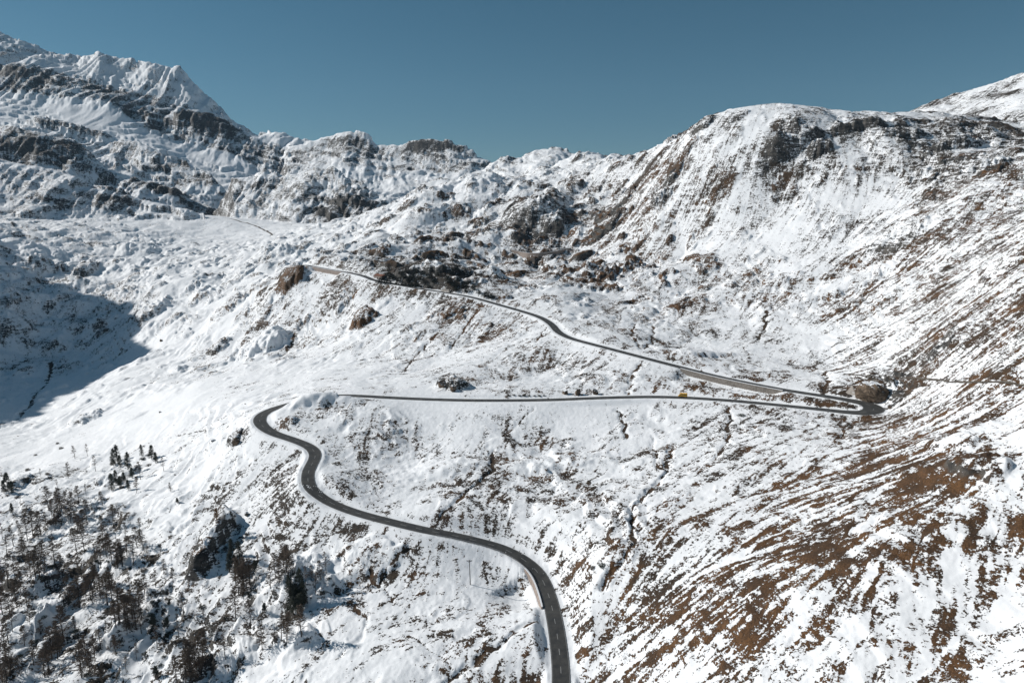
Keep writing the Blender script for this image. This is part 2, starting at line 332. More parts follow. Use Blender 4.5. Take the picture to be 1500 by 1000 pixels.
ROAD = [(818, 1090, 203, 7), (822, 1000, 232, 7), (820, 960, 246, 7), (813, 910, 267, 7), (803, 870, 287, 7), (789, 840, 302, 7), (765, 817, 312, 7), (730, 801, 320, 7), (680, 787, 324, 7), (620, 775, 328, 7), (560, 761, 338, 7),
        (505, 745, 350, 7), (470, 728, 360, 7), (453, 710, 369, 7.3), (452, 690, 384, 7.5), (462, 667, 404, 7.5), (455, 655, 415, 7.5), (430, 644, 426, 7.5), (400, 634, 437, 8), (383, 622, 449, 8.5), (381, 611, 461, 8.5), (392, 602, 472, 8), (412, 595, 481, 7),
        (440, 587, 488, 7), (470, 580.5, 492, 7), (510, 579, 489, 7), (560, 581.5, 484, 7), (620, 584.3, 479, 7), (700, 586.2, 473, 7), (800, 585.5, 468, 7), (880, 582.5, 466, 7), (950, 581, 464, 7), (1000, 582, 459, 7), (1050, 585, 451, 7), (1100, 589, 441, 7), (1160, 595, 428, 7), (1210, 600, 417, 7.5), (1245, 604, 410, 9),
        (1268, 604.5, 407, 11), (1281, 599, 411, 12), (1272, 592, 420, 11.5), (1245, 586, 429, 9), (1205, 579.5, 441, 7.5), (1150, 571, 457, 7), (1100, 561.5, 473, 7), (1050, 551, 492, 7), (1000, 538.5, 512, 7), (950, 525.5, 532, 7), (910, 515, 549, 7), (870, 504.5, 569, 7), (835, 495, 594, 7), (818, 486, 612, 7), (808, 475, 634, 7), (792, 465, 657, 7),
        (765, 456, 681, 7), (730, 446, 704, 7), (690, 435, 727, 7), (650, 428, 748, 7), (610, 422, 768, 7), (575, 415.5, 788, 7), (550, 411, 805, 7), (535, 405, 822, 7), (515, 400, 842, 7), (490, 396, 865, 7), (465, 391.5, 890, 7), (445, 388, 915, 7), (425, 389, 945, 7)]
rd = catmull([np.append(P(u, v, y), w) for u, v, y, w in ROAD])
rd = smooth(rd, 9)
rd[:, 2:3] = smooth(rd[:, 2:3], 25)
rd = rd[30:]

gx0, gy0, gnx, gny = -420, 180, 900, 1000           # 1 m raster for distances to the roads


def dist_raster(line, R):
    D = np.full((gny, gnx), 1e9, np.float32); I = np.zeros((gny, gnx), np.int32)
    for i, p in enumerate(line):
        cx, cy = int(p[0] - gx0), int(p[1] - gy0)
        a, b, c, d = max(cx - R, 0), min(cx + R + 1, gnx), max(cy - R, 0), min(cy + R + 1, gny)
        if a >= b or c >= d:
            continue
        xs = np.arange(a, b) + gx0 + .5 - p[0]; ys = np.arange(c, d) + gy0 + .5 - p[1]
        q = xs[None, :] ** 2 + ys[:, None] ** 2
        sub = D[c:d, a:b]; m = q < sub
        sub[m] = q[m]; I[c:d, a:b][m] = i
    return D, I


def near_line(line, R):
    """for every vertex: distance to the line, index of its nearest sample"""
    D, I = dist_raster(line, R)
    ix = np.clip((XX - gx0).astype(int), 0, gnx - 1); iy = np.clip((YY - gy0).astype(int), 0, gny - 1)
    inside = (XX >= gx0) & (XX < gx0 + gnx - 1) & (YY >= gy0) & (YY < gy0 + gny - 1)
    idx = I[iy, ix]; ok = inside & (D[iy, ix] < 1e8)
    d = np.where(ok, np.hypot(XX - line[idx, 0], YY - line[idx, 1]), 1e6)
    return d, idx


dR, iR = near_line(rd, 34)
dU = np.full(YY.shape, 1e6)
hw = np.where(dR < 1e5, rd[iR, 3] / 2, 3.5)

# ------------------------------------------------------------------ crags and knolls that the photo shows one by one
BUMP = [  # u, v, y, height, half width m, half depth m, edge (0 soft .. 1 cliff), bare, warm, rock
    (313, 800, 352, 14, 7, 24, .6, .66, .7, .75), (428, 855, 308, 9, 16, 14, .5, .3, .2, .7), (125, 617, 690, 7, 16, 14, .5, .5, .3, .8), (188, 615, 640, 3, 16, 10, .3, .1, .2, .4),
    (222, 462, 975, 16, 24, 26, .6, .35, .1, 1.), (385, 512, 775, 17, 28, 26, .6, .12, .2, .8), (318, 510, 830, 8, 14, 14, .5, .6, .6, .6), (530, 472, 738, 11, 13, 17, .7, 1.0, .9, .3),
    (428, 408, 900, 12, 17, 24, .7, 1.0, .9, .3), (650, 400, 795, 11, 30, 11, .7, .74, .3, .9), (585, 406, 818, 8, 26, 8, .7, .80, .2, .9), (690, 412, 770, 5, 20, 7, .6, .72, .5, .7), (1284, 580, 444, 6, 13, 10, .7, .7, .5, .8), (775, 315, 1050, 11, 26, 16, .6, .62, .5, .8), (810, 330, 1035, 8, 18, 12, .7, .66, .5, .8), (855, 342, 1010, 7, 28, 14, .5, .80, 1., .2), (830, 355, 1000, 4, 24, 9, .5, .75, 1., .2), (655, 378, 890, 5, 16, 12, .6, .74, .5, .7), (748, 388, 900, 4, 16, 10, .6, .74, .6, .6), (740, 345, 1030, 4, 16, 10, .5, .55, .6, .6),
    (662, 566, 508, 8, 11, 10, .7, .75, .5, .8), (458, 592, 472, 11, 28, 9, .1, .22, .3, .0), (115, 750, 432, 6, 14, 13, .5, .5, .3, .8), (70, 770, 420, 4, 10, 10, .5, .55, .3, .7), (455, 505, 760, 4, 8, 8, .5, .6, .8, .3),
    (100, 880, 335, 6, 4, 26, .6, .66, .4, .7), (75, 945, 312, 5, 5, 14, .6, .62, .4, .7), (1430, 690, 258, 5, 9, 14, .5, .78, .9, .6), (1395, 650, 295, 4, 7, 16, .6, .75, .8, .4), (1320, 350, 660, 8, 26, 20, .5, .6, .4, .7), (1440, 245, 790, 9, 24, 16, .7, .68, .3, .9),
    (1165, 206, 902, 12, 30, 9, .9, .9, .2, 1.), (1140, 225, 885, 8, 12, 8, .9, .85, .2, 1.), (1200, 222, 885, 8, 14, 8, .9, .85, .2, 1.), (1258, 188, 930, 9, 34, 7, .9, .88, .2, 1.), (1325, 200, 908, 8, 26, 8, .9, .85, .2, 1.), (1395, 215, 850, 10, 26, 10, .9, .88, .3, 1.), (1080, 172, 990, 4, 16, 7, .8, .75, .3, 1.), (1110, 250, 880, 3, 10, 8, .6, .6, .5, .8), (1030, 185, 1040, 8, 14, 12, .8, .8, .3, 1.), (1480, 385, 450, 6, 18, 18, .5, .6, .7, .5), (970, 285, 970, 9, 16, 20, .6, .7, .7, .6), (1390, 500, 415, 4, 14, 10, .5, .6, .5, .6),
    (885, 398, 835, 8, 34, 16, .5, .76, 1., .3), (940, 408, 800, 4, 20, 10, .4, .68, .8, .3), (960, 330, 900, 4, 26, 12, .4, .6, .6, .4), (662, 447, 702, 1, 9, 8, .3, .8, 1., .1), (700, 462, 680, 1.5, 13, 14, .3, .7, 1., .1), (752, 488, 625, 1, 10, 9, .3, .75, 1., .1), (526, 428, 785, 1.5, 7, 7, .3, .85, 1., .1), (790, 520, 575, 1, 8, 12, .3, .68, 1., .1), (455, 500, 765, 2, 8, 12, .4, .75, 1., .2), (1120, 425, 660, 6, 24, 12, .4, .6, .8, .3), (1240, 420, 630, 7, 40, 14, .5, .55, .7, .3), (1030, 520, 535, 5, 24, 8, .4, .55, .9, .2), (345, 645, 487, 5, 6, 6, .7, .7, .5, .9), (420, 622, 452, 4, 6, 8, .6, .7, .6, .5),
    (880, 830, 288, 3.5, 14, 10, .5, .6, .7, .3), (545, 815, 318, 4, 16, 12, .5, .6, .5, .5), (70, 392, 1290, 17, 26, 28, .6, .45, .1, .9), (125, 400, 1270, 18, 16, 30, .7, .55, .1, .9), (60, 440, 1130, 12, 30, 20, .5, .4, .1, .8), (20, 480, 1050, 10, 24, 22, .5, .45, .1, .8), (200, 365, 1450, 8, 40, 30, .5, .3, .1, .8), (60, 370, 1330, 14, 40, 40, .4, .15, .1, .6),
    (400, 375, 1250, 8, 34, 20, .5, .4, .2, .9), (530, 300, 1280, 8, 40, 30, .4, .3, .2, .6), (720, 405, 830, 5, 20, 10, .5, .6, .3, .5), (690, 270, 1290, 7, 50, 24, .4, .3, .2, .6), (250, 735, 425, 3, 10, 7, .5, .4, .3, .7), (640, 690, 388, 2.5, 26, 10, .4, .4, .5, .4), (820, 680, 385, 3, 30, 9, .4, .5, .6, .4),
    (60, 860, 345, 5, 9, 12, .4, .4, .2, .8), (160, 935, 308, 6, 9, 12, .5, .42, .2, .8), (240, 895, 325, 4, 8, 9, .4, .35, .2, .7), (340, 960, 282, 5, 10, 8, .5, .45, .2, .8), (40, 930, 325, 6, 9, 12, .5, .45, .2, .8), (170, 825, 362, 3, 9, 9, .4, .4, .2, .7), (450, 870, 300, 6, 12, 10, .5, .3, .2, .7),
    (430, 935, 272, 5, 10, 8, .5, .4, .2, .7), (200, 910, 318, 5, 12, 14, .5, .4, .2, .8), (280, 985, 275, 6, 9, 10, .6, .6, .2, .8), (20, 720, 495, 5, 12, 12, .5, .5, .2, .8), (170, 700, 470, 5, 12, 12, .5, .4, .2, .8),
]
def sampler(Z):
    def f(x, y):
        s = x / y; w = np.log(y)
        j = np.clip(np.interp(s, S, np.arange(NX)), 0, NX - 1.001); i = np.clip(np.interp(w, W, np.arange(NY)), 0, NY - 1.001)
        a = np.floor(i).astype(int); b = np.floor(j).astype(int); fi = i - a; fj = j - b
        return (Z[a, b] * (1 - fj) + Z[a, b + 1] * fj) * (1 - fi) + (Z[a + 1, b] * (1 - fj) + Z[a + 1, b + 1] * fj) * fi
    return f


def hit(Z, u, v, near=150., farther=2600.):
    s, t = st(u, v)
    y = np.exp(np.linspace(math.log(near), math.log(farther), 2600))
    h = sampler(Z)(s * y, y)
    k = np.nonzero(h >= t * y)[0]
    i = k[0] if len(k) else len(y) - 1
    return np.array([s * y[i], y[i], h[i]])


warp = 5.5 * perlin(XN / 13, YN / 13, 61) + 3.0 * perlin(XN / 5.5, YN / 5.5, 62); warp2 = 5.5 * perlin(XN / 13 + 40, YN / 13, 63) + 3.0 * perlin(XN / 5.5, YN / 5.5 + 9, 64)
bumpz = np.zeros(YY.shape); BF = np.zeros(YY.shape, np.float32); BWm = np.zeros_like(BF); BRk = np.zeros_like(BF)
for (u, v, y, h, a, b, e, br, wm, rk) in BUMP:
    c = P(u, v, y); hb_ = hit(ZB, u, v)
    if abs(math.log(hb_[1] / y)) < .22:
        c = hb_; y = hb_[1]
    i0, i1 = np.searchsorted(Yv, [max(96, y - 2.6 * b - 20), y + 2.6 * b + 20]); j0, j1 = np.searchsorted(S, [c[0] / y - (2.8 * a + 20) / y, c[0] / y + (2.8 * a + 20) / y])
    sl = (slice(i0, i1), slice(j0, j1))
    k = min(1.0, min(a, b) / 13.0)
    r = np.hypot((XX[sl] - c[0] + warp[sl] * k) / a, (YY[sl] - c[1] + warp2[sl] * k) / b)
    soft = np.exp(-1.1 * r * r); hard = sm(1.15, 0.75, r) * (0.85 + 0.15 * np.exp(-r * r))
    bumpz[sl] += h * ((1 - e) * soft + e * hard) * 0.8 + rk * min(h, 8) * 0.16 * r4[sl] * sm(1.5, 0.7, r)
    m = sm(1.45, 0.85, r)
    BF[sl] = BF[sl] * (1 - m) + br * m + 0 * r; BWm[sl] = np.maximum(BWm[sl], 0) * (1 - m) + wm * m; BRk[sl] = BRk[sl] * (1 - m) + rk * m
    BARE[sl] = BARE[sl] * (1 - m) + (br * .66) * m; WARM[sl] = WARM[sl] * (1 - m) + wm * m; ROCK[sl] = ROCK[sl] * (1 - m) + rk * m

calm = 0.10 + 0.90 * sm(8, 30, np.minimum(dR, dU))                      # ground is worked over beside the road
Zn = ZB + near_w * (relief * calm + bumpz * sm(5.5, 11, np.minimum(dR, dU))) + near_w * micro * sm(5, 9, dR)

# streams, gullies and paths: u, v, y lists, width, depth
GULLY = [([(905, 600), (912, 615), (918, 640)], 1.2, 1.2), ([(1068, 597), (1069, 620), (1064, 650), (1050, 672)], 1.2, 1.4), ([(985, 655), (975, 690), (955, 715), (927, 745), (926, 775), (930, 795), (905, 828), (880, 860)], 1.3, 2.0),
         ([(722, 660), (722, 690), (682, 720), (655, 745), (630, 772)], 1.1, 1.5), ([(792, 903), (745, 930), (700, 965), (650, 1000), (620, 1040)], 1.2, 1.6), ([(520, 885), (535, 905), (532, 928), (497, 962)], .9, 1.0),
         ([(75, 530), (68, 560), (45, 590), (25, 612), (0, 622), (-40, 640)], 2.2, 2.5), ([(1208, 546), (1212, 562), (1203, 578)], 1.6, 2.0), ([(1122, 455), (1120, 480), (1110, 497)], 1.3, 1.2), ([(928, 474), (924, 490), (940, 511)], .9, .9), ([(956, 476), (957, 498), (942, 511)], .9, .9),
         ([(937, 533), (922, 560), (918, 580)], 1.2, 1.5), ([(432, 488), (425, 505), (415, 520)], 1.2, 2.0), ([(1238, 548), (1300, 553), (1380, 557), (1500, 565), (1560, 570)], .9, 1.2), ([(1220, 569), (1250, 560), (1275, 552)], .8, .8),
         ([(1040, 545), (1030, 558), (1015, 575)], 1.0, 1.0), ([(1255, 618), (1235, 632), (1225, 645)], 1.0, .9), ([(300, 720), (330, 710), (360, 690)], .8, .8), ([(345, 620), (300, 628), (250, 640)], .6, .4), ([(960, 640), (960, 680), (975, 690)], .9, 1.0), ([(1000, 725), (960, 745), (935, 790)], .7, .7), ([(785, 500), (800, 480)], .7, .6),
         ([(735, 640), (770, 610), (785, 597)], .6, .5), ([(640, 490), (610, 520), (590, 545)], .8, .8), ([(700, 455), (680, 480), (660, 510)], .8, .8), ([(1500, 650), (1440, 660), (1400, 668)], .6, .5), ([(860, 960), (900, 930), (960, 905)], .6, .6), ([(540, 830), (560, 860), (575, 880)], .9, 1.0),
         ([(600, 800), (565, 830), (555, 860)], .9, 1.0), ([(690, 1000), (640, 960), (600, 930)], .6, .6)]


gd = np.full(YY.shape, 1e6); gdep = np.zeros(YY.shape); DARK = np.zeros(YY.shape, np.float32)
for pts, wdt, dep in GULLY:
    line = np.array([hit(Zn, u, v) for u, v in pts])
    seg = [line[0]]
    for a, b in zip(line[:-1], line[1:]):
        n = max(3, int(np.linalg.norm(b - a) / 1.0))
        for t in np.linspace(0, 1, n + 1)[1:]:
            seg.append(a + (b - a) * t)
    seg = np.array(seg)
    seg[:, 0] += 2.2 * perlin(seg[:, 0] / 9, seg[:, 1] / 9, 71); seg[:, 1] += 2.2 * perlin(seg[:, 0] / 9 + 50, seg[:, 1] / 9, 72)
    lo = seg.min(0) - 12; hi = seg.max(0) + 12
    i0, i1 = np.searchsorted(Yv, [lo[1], hi[1]])
    j0, j1 = np.searchsorted(S, [min(lo[0] / lo[1], lo[0] / hi[1]), max(hi[0] / lo[1], hi[0] / hi[1])])
    sl = (slice(i0, i1), slice(j0, j1))
    D2 = np.full(YY[sl].shape, 1e9)
    for p in seg:
        D2 = np.minimum(D2, (XX[sl] - p[0]) ** 2 + (YY[sl] - p[1]) ** 2)
    D = np.sqrt(D2) * (1 + .5 * perlin(XN[sl] / 2.5, YN[sl] / 2.5, 74)); wv = 1.0 * wdt * (0.75 + 0.5 * perlin(XN[sl] / 7, YN[sl] / 7, 73)) * np.clip(YY[sl] / 420, .8, 1.5)
    gdep[sl] = np.maximum(gdep[sl], 0.6 * dep * sm(3.4 * wv, 0.2 * wv, D))
    DARK[sl] = np.maximum(DARK[sl], sm(1.35 * wv, 0.6 * wv, D))
Zn -= gdep * sm(5.5, 9, dR)

Z = np.maximum(Zn, LS)
isfar = ZF > Z
soft = 14.0 * sm(1200, 2000, YY) + .5
hh = np.clip(0.5 + 0.5 * (ZF - Z) / soft, 0, 1)
Z = Z + (ZF - Z) * hh + soft * hh * (1 - hh) * 0.6
# ledges of bedded rock on the mountains
wav = (Z + 0.22 * XX + 22 * bill_n)
led = 27.0
fr = wav / led - np.floor(wav / led)
step = (sm(0.36, 0.64, fr) - fr) * led
ledge_w = np.where(isfar & (LID != 7), 0.55, 0.0) * sm(-.35, .35, perlin(XN / 260, YN / 260, 77))
Z = Z + step * ledge_w

# road beds
def bed(Z, d, idx, line, flat, reach, drop):
    zr = line[idx, 2] - drop
    rr = reach + np.clip(np.abs(Z - zr) * 0.9, 0, 12)
    k = sm(0, 1, np.clip((d - flat) / rr, 0, 1))
    return np.where(d < 1e5, zr + (Z - zr) * k, Z)


Z = bed(Z, dR, iR, rd, hw + 1.3, 3.0, 0.12)
WALLS = []      # (first sample, last sample, side, height)


def wall_range(u0, u1, y0, y1, side, h, line):
    a = P(u0, 500, y0); b = P(u1, 500, y1)
    ia = int(np.argmin(np.hypot(line[:, 0] - a[0], line[:, 1] - a[1]))); ib = int(np.argmin(np.hypot(line[:, 0] - b[0], line[:, 1] - b[1])))
    return min(ia, ib), max(ia, ib), side, h


def px_index(line, u, v, y):
    p = P(u, v, y)
    return int(np.argmin(((line[:, :3] - p) ** 2).sum(1)))


def outer_drop(Z, line, d, idx, i0, i1, side, h):
    tan = np.gradient(line[:, :2], axis=0); tan /= np.linalg.norm(tan, axis=1, keepdims=True)
    nx_, ny_ = -tan[idx, 1], tan[idx, 0]
    sg = ((XX - line[idx, 0]) * nx_ + (YY - line[idx, 1]) * ny_) * side
    k = sm(i0 - 4, i0 + 12, idx) * sm(i1 + 4, i1 - 12, idx)
    w2 = line[idx, 3] / 2
    return Z - np.where((d < 1e5) & (sg > 0), h * k * sm(w2 - .7, w2 + .5, d) * sm(w2 + 26, w2 + 9, d), 0)


WALLS = [(rd, px_index(rd, 808, 890, 277), px_index(rd, 780, 828, 307), 1, 3.0), (rd, px_index(rd, 1150, 571, 457), px_index(rd, 1000, 538.5, 512), 1, 3.6),
         (rd, px_index(rd, 505, 398, 852), px_index(rd, 462, 391, 893), 1, 4.5)]
for ln, i0, i1, sd_, h_ in WALLS:
    Z = outer_drop(Z, ln, dR, iR, i0, i1, sd_, h_)
bank = np.exp(-((dR - hw - 1.9) / 0.8) ** 2) * 0.30 * np.clip(.5 + 1.3 * perlin(XN / 6, YN / 6, 78), 0, 1.5) * (dR < 1e5)
Z = Z + bank

# the ground in front of the roads does not stand higher than the photograph shows
def open_view(Z, line, i0, i1, reach):
    for p in line[i0:i1:2]:
        j = int(np.searchsorted(S, p[0] / p[1]))
        a, b = np.searchsorted(Yv, [p[1] - reach, p[1] - 4.5])
        top = (p[2] + .1) / p[1] * Yv[a:b] - 0.25
        Z[a:b, j - 2:j + 3] = np.minimum(Z[a:b, j - 2:j + 3], top[:, None])
    return Z


hid0 = px_index(rd, 416, 594, 482); hid1 = px_index(rd, 498, 579.3, 490)
Z = open_view(Z, rd, 0, hid0, 40); Z = open_view(Z, rd, hid1, len(rd), 60); 

# ------------------------------------------------------------------ masks on the vertices
gz_w = np.gradient(Z, W, axis=0); gz_s = np.gradient(Z, S, axis=1)
dzdx = gz_s / YY; dzdy = (gz_w - SS * gz_s) / YY
slope = np.hypot(dzdx, dzdy)
farm = (isfar & (LID != 7))
rockf = sm(0.75, 1.35, slope + 0.5 * fbm(XN, YN, 60, 5, 81, .6))
BAND = np.zeros(YY.shape, np.float32)
for k, cva, cvb, amt in ((0, 1, 2, .29), (5, 1, 2, .24)):
    ya, yb = LOFTS[k][cva], LOFTS[k][cvb]
    BAND = np.where((LID == k) & (YY < ya + 30) & (YY > yb - 20), amt, BAND)
STRAT = perlin((XX + 60 * bill_n) / 130, (Z + .2 * XX + 14 * bill_n) / 19, 95) + .7 * perlin((XX + 40 * bill_n) / 60, (Z + .2 * XX) / 9, 96)
BARE = np.where(farm, FBARE - .05 + BAND + 0.22 * rockf + 0.16 * fbm(XN, YN, 150, 6, 82, .7) + 0.24 * STRAT, BARE)
ROCK = np.where(farm, 1.0, ROCK); WARM = np.where(farm, 0.05, WARM)
BARE = np.where(isfar & (LID == 7), 0.47 + .2 * fbm(XN, YN, 70, 4, 88), BARE); ROCK = np.where(isfar & (LID == 7), .4, ROCK)
BARE = BARE + (0.13 * sm(0.85, 1.5, slope)) * (~farm)
BARE = BARE + 0.16 * fbm(XN, YN, 38, 3, 83) * (~farm)
BARE = BARE + 0.55 * DARK * (.7 + .9 * perlin(XN / 5, YN / 5, 75))
verge = sm(8.5, 4.5, np.minimum(dR - hw + 3.5, dU + 1))
BARE = np.where(np.minimum(dR, dU) < 1e5, BARE * (1 - np.clip(0.55 + .6 * perlin(XN / 9, YN / 9, 84), 0, .9) * verge), BARE)

# streaks down the fall line: noise smeared along the slope (line integral convolution)
kz = 6
Zs = MA @ ((np.linalg.lstsq(MA.T @ MA + 1e-3 * np.eye(nsy), MA.T @ np.where(farm, Zn, Z) @ MB_, rcond=None)[0]) @ np.linalg.inv(MB_.T @ MB_ + 1e-3 * np.eye(nsx))) @ MB_.T
g_w = np.gradient(Zs, W, axis=0); g_s = np.gradient(Zs, S, axis=1)
fx = g_s / YY; fy = (g_w - SS * g_s) / YY
fy = fy + 0.16 * sm(0.08, .22, SS) * sm(430, 320, YY)
fl = np.hypot(fx, fy) + 1e-5
fx = (fx / fl).astype(np.float32); fy = (fy / fl).astype(np.float32)
grain = (perlin(XN / 1.5, YN / 1.5, 85) + 0.8 * perlin(XN / 3.4, YN / 3.4, 86) + 0.55 * perlin(XN / 8, YN / 8, 87)).astype(np.float32)
iS = np.arange(NX, dtype=np.float32)
acc = grain.copy(); cnt = 1
for sg in (1, -1):
    px = XN.copy(); py = YN.copy(); vx = fx; vy = fy
    for k in range(9):
        stp = np.float32(sg) * np.clip(YN / 330, .8, 3.0)
        px = px + vx * stp; py = py + vy * stp
        j = np.clip(np.interp((px / py).ravel(), S, iS), 0, NX - 1).astype(np.int32).reshape(px.shape)
        i = np.clip(np.interp(np.log(py).ravel(), W, np.arange(NY)), 0, NY - 1).astype(np.int32).reshape(px.shape)
        vx = fx[i, j]; vy = fy[i, j]
        acc += grain[i, j]; cnt += 1
STREAK = acc / cnt
STREAK = np.clip(0.5 + STREAK / (STREAK[:900, 200:1200].std() * 4), 0, 1).astype(np.float32)

# ------------------------------------------------------------------ terrain mesh
def grid_mesh(name, X, Y, Zz):
    ny, nx = X.shape
    me = bpy.data.meshes.new(name)
    nv = ny * nx
    co = np.stack([X.ravel(), Y.ravel(), Zz.ravel()], 1).astype(np.float32)
    me.vertices.add(nv); me.vertices.foreach_set('co', co.ravel())
    a = (np.arange(ny - 1)[:, None] * nx + np.arange(nx - 1)[None, :]).ravel()
    q = np.stack([a, a + 1, a + nx + 1, a + nx], 1).astype(np.int32)
    nf = len(q)
    me.loops.add(nf * 4); me.loops.foreach_set('vertex_index', q.ravel())
    me.polygons.add(nf); me.polygons.foreach_set('loop_start', np.arange(0, nf * 4, 4, dtype=np.int32))
    me.polygons.foreach_set('use_smooth', np.ones(nf, bool))
    me.update(calc_edges=True)
    return me


me = grid_mesh('terrain', XX, YY, Z)
for nm, arr in (('bare', BARE), ('warm', WARM), ('rock', ROCK), ('streak', STREAK)):
    at = me.attributes.new(nm, 'FLOAT', 'POINT'); at.data.foreach_set('value', np.ascontiguousarray(arr, np.float32).ravel())
terrain = bpy.data.objects.new('terrain', me); COL.objects.link(terrain)
terrain['kind'] = 'structure'; terrain['label'] = 'snow covered alpine terrain with brown grass, rock and mountains'
height = sampler(Z)


# ------------------------------------------------------------------ material helpers
class NT:
    def __init__(self, name):
        self.m = bpy.data.materials.new(name); self.m.use_nodes = True
        self.t = self.m.node_tree; self.n = self.t.nodes; self.l = self.t.links
        self.b = self.n['Principled BSDF']; self.out = self.n['Material Output']

    def node(self, typ, **kw):
        n = self.n.new(typ)
        for k, v in kw.items():
            setattr(n, k, v)
        return n

    def link(self, a, b):
        self.l.new(a, b)

    def set(self, sock, v):
        if isinstance(v, bpy.types.NodeSocket):
            self.link(v, sock)
        else:
            sock.default_value = v

    def math(self, op, a, b=0.0, c=None, clamp=False):
        n = self.node('ShaderNodeMath', operation=op); n.use_clamp = clamp
        self.set(n.inputs[0], a); self.set(n.inputs[1], b)
        if c is not None:
            self.set(n.inputs[2], c)
        return n.outputs[0]

    def noise(self, vec, scale, detail=3, rough=0.55, dist=0.0):
        n = self.node('ShaderNodeTexNoise'); n.inputs['Scale'].default_value = scale; n.inputs['Detail'].default_value = detail
        n.inputs['Roughness'].default_value = rough; n.inputs['Distortion'].default_value = dist
        if vec is not None:
            self.link(vec, n.inputs['Vector'])
        return n.outputs['Fac']

    def scale(self, vec, s):
        n = self.node('ShaderNodeMapping'); n.inputs['Scale'].default_value = s; self.link(vec, n.inputs['Vector'])
        return n.outputs[0]

    def mix(self, f, a, b):
        n = self.node('ShaderNodeMix', data_type='RGBA'); self.set(n.inputs[0], f)
        for k, v in ((6, a), (7, b)):
            if isinstance(v, tuple):
                v = (*v, 1.0) if len(v) == 3 else v
            self.set(n.inputs[k], v)
        return n.outputs[2]

    def smooth(self, x, a, b):
        n = self.node('ShaderNodeMapRange', interpolation_type='SMOOTHSTEP')
        self.set(n.inputs[0], x); n.inputs[1].default_value = a; n.inputs[2].default_value = b
        return n.outputs[0]

    def attr(self, name):
        return self.node('ShaderNodeAttribute', attribute_name=name).outputs['Fac']

    def bump(self, h, dist, strength=1.0):
        n = self.node('ShaderNodeBump'); n.inputs['Distance'].default_value = dist; n.inputs['Strength'].default_value = strength
        self.link(h, n.inputs['Height']); self.link(n.outputs[0], self.b.inputs['Normal'])


SNOW = (0.80, 0.82, 0.85)


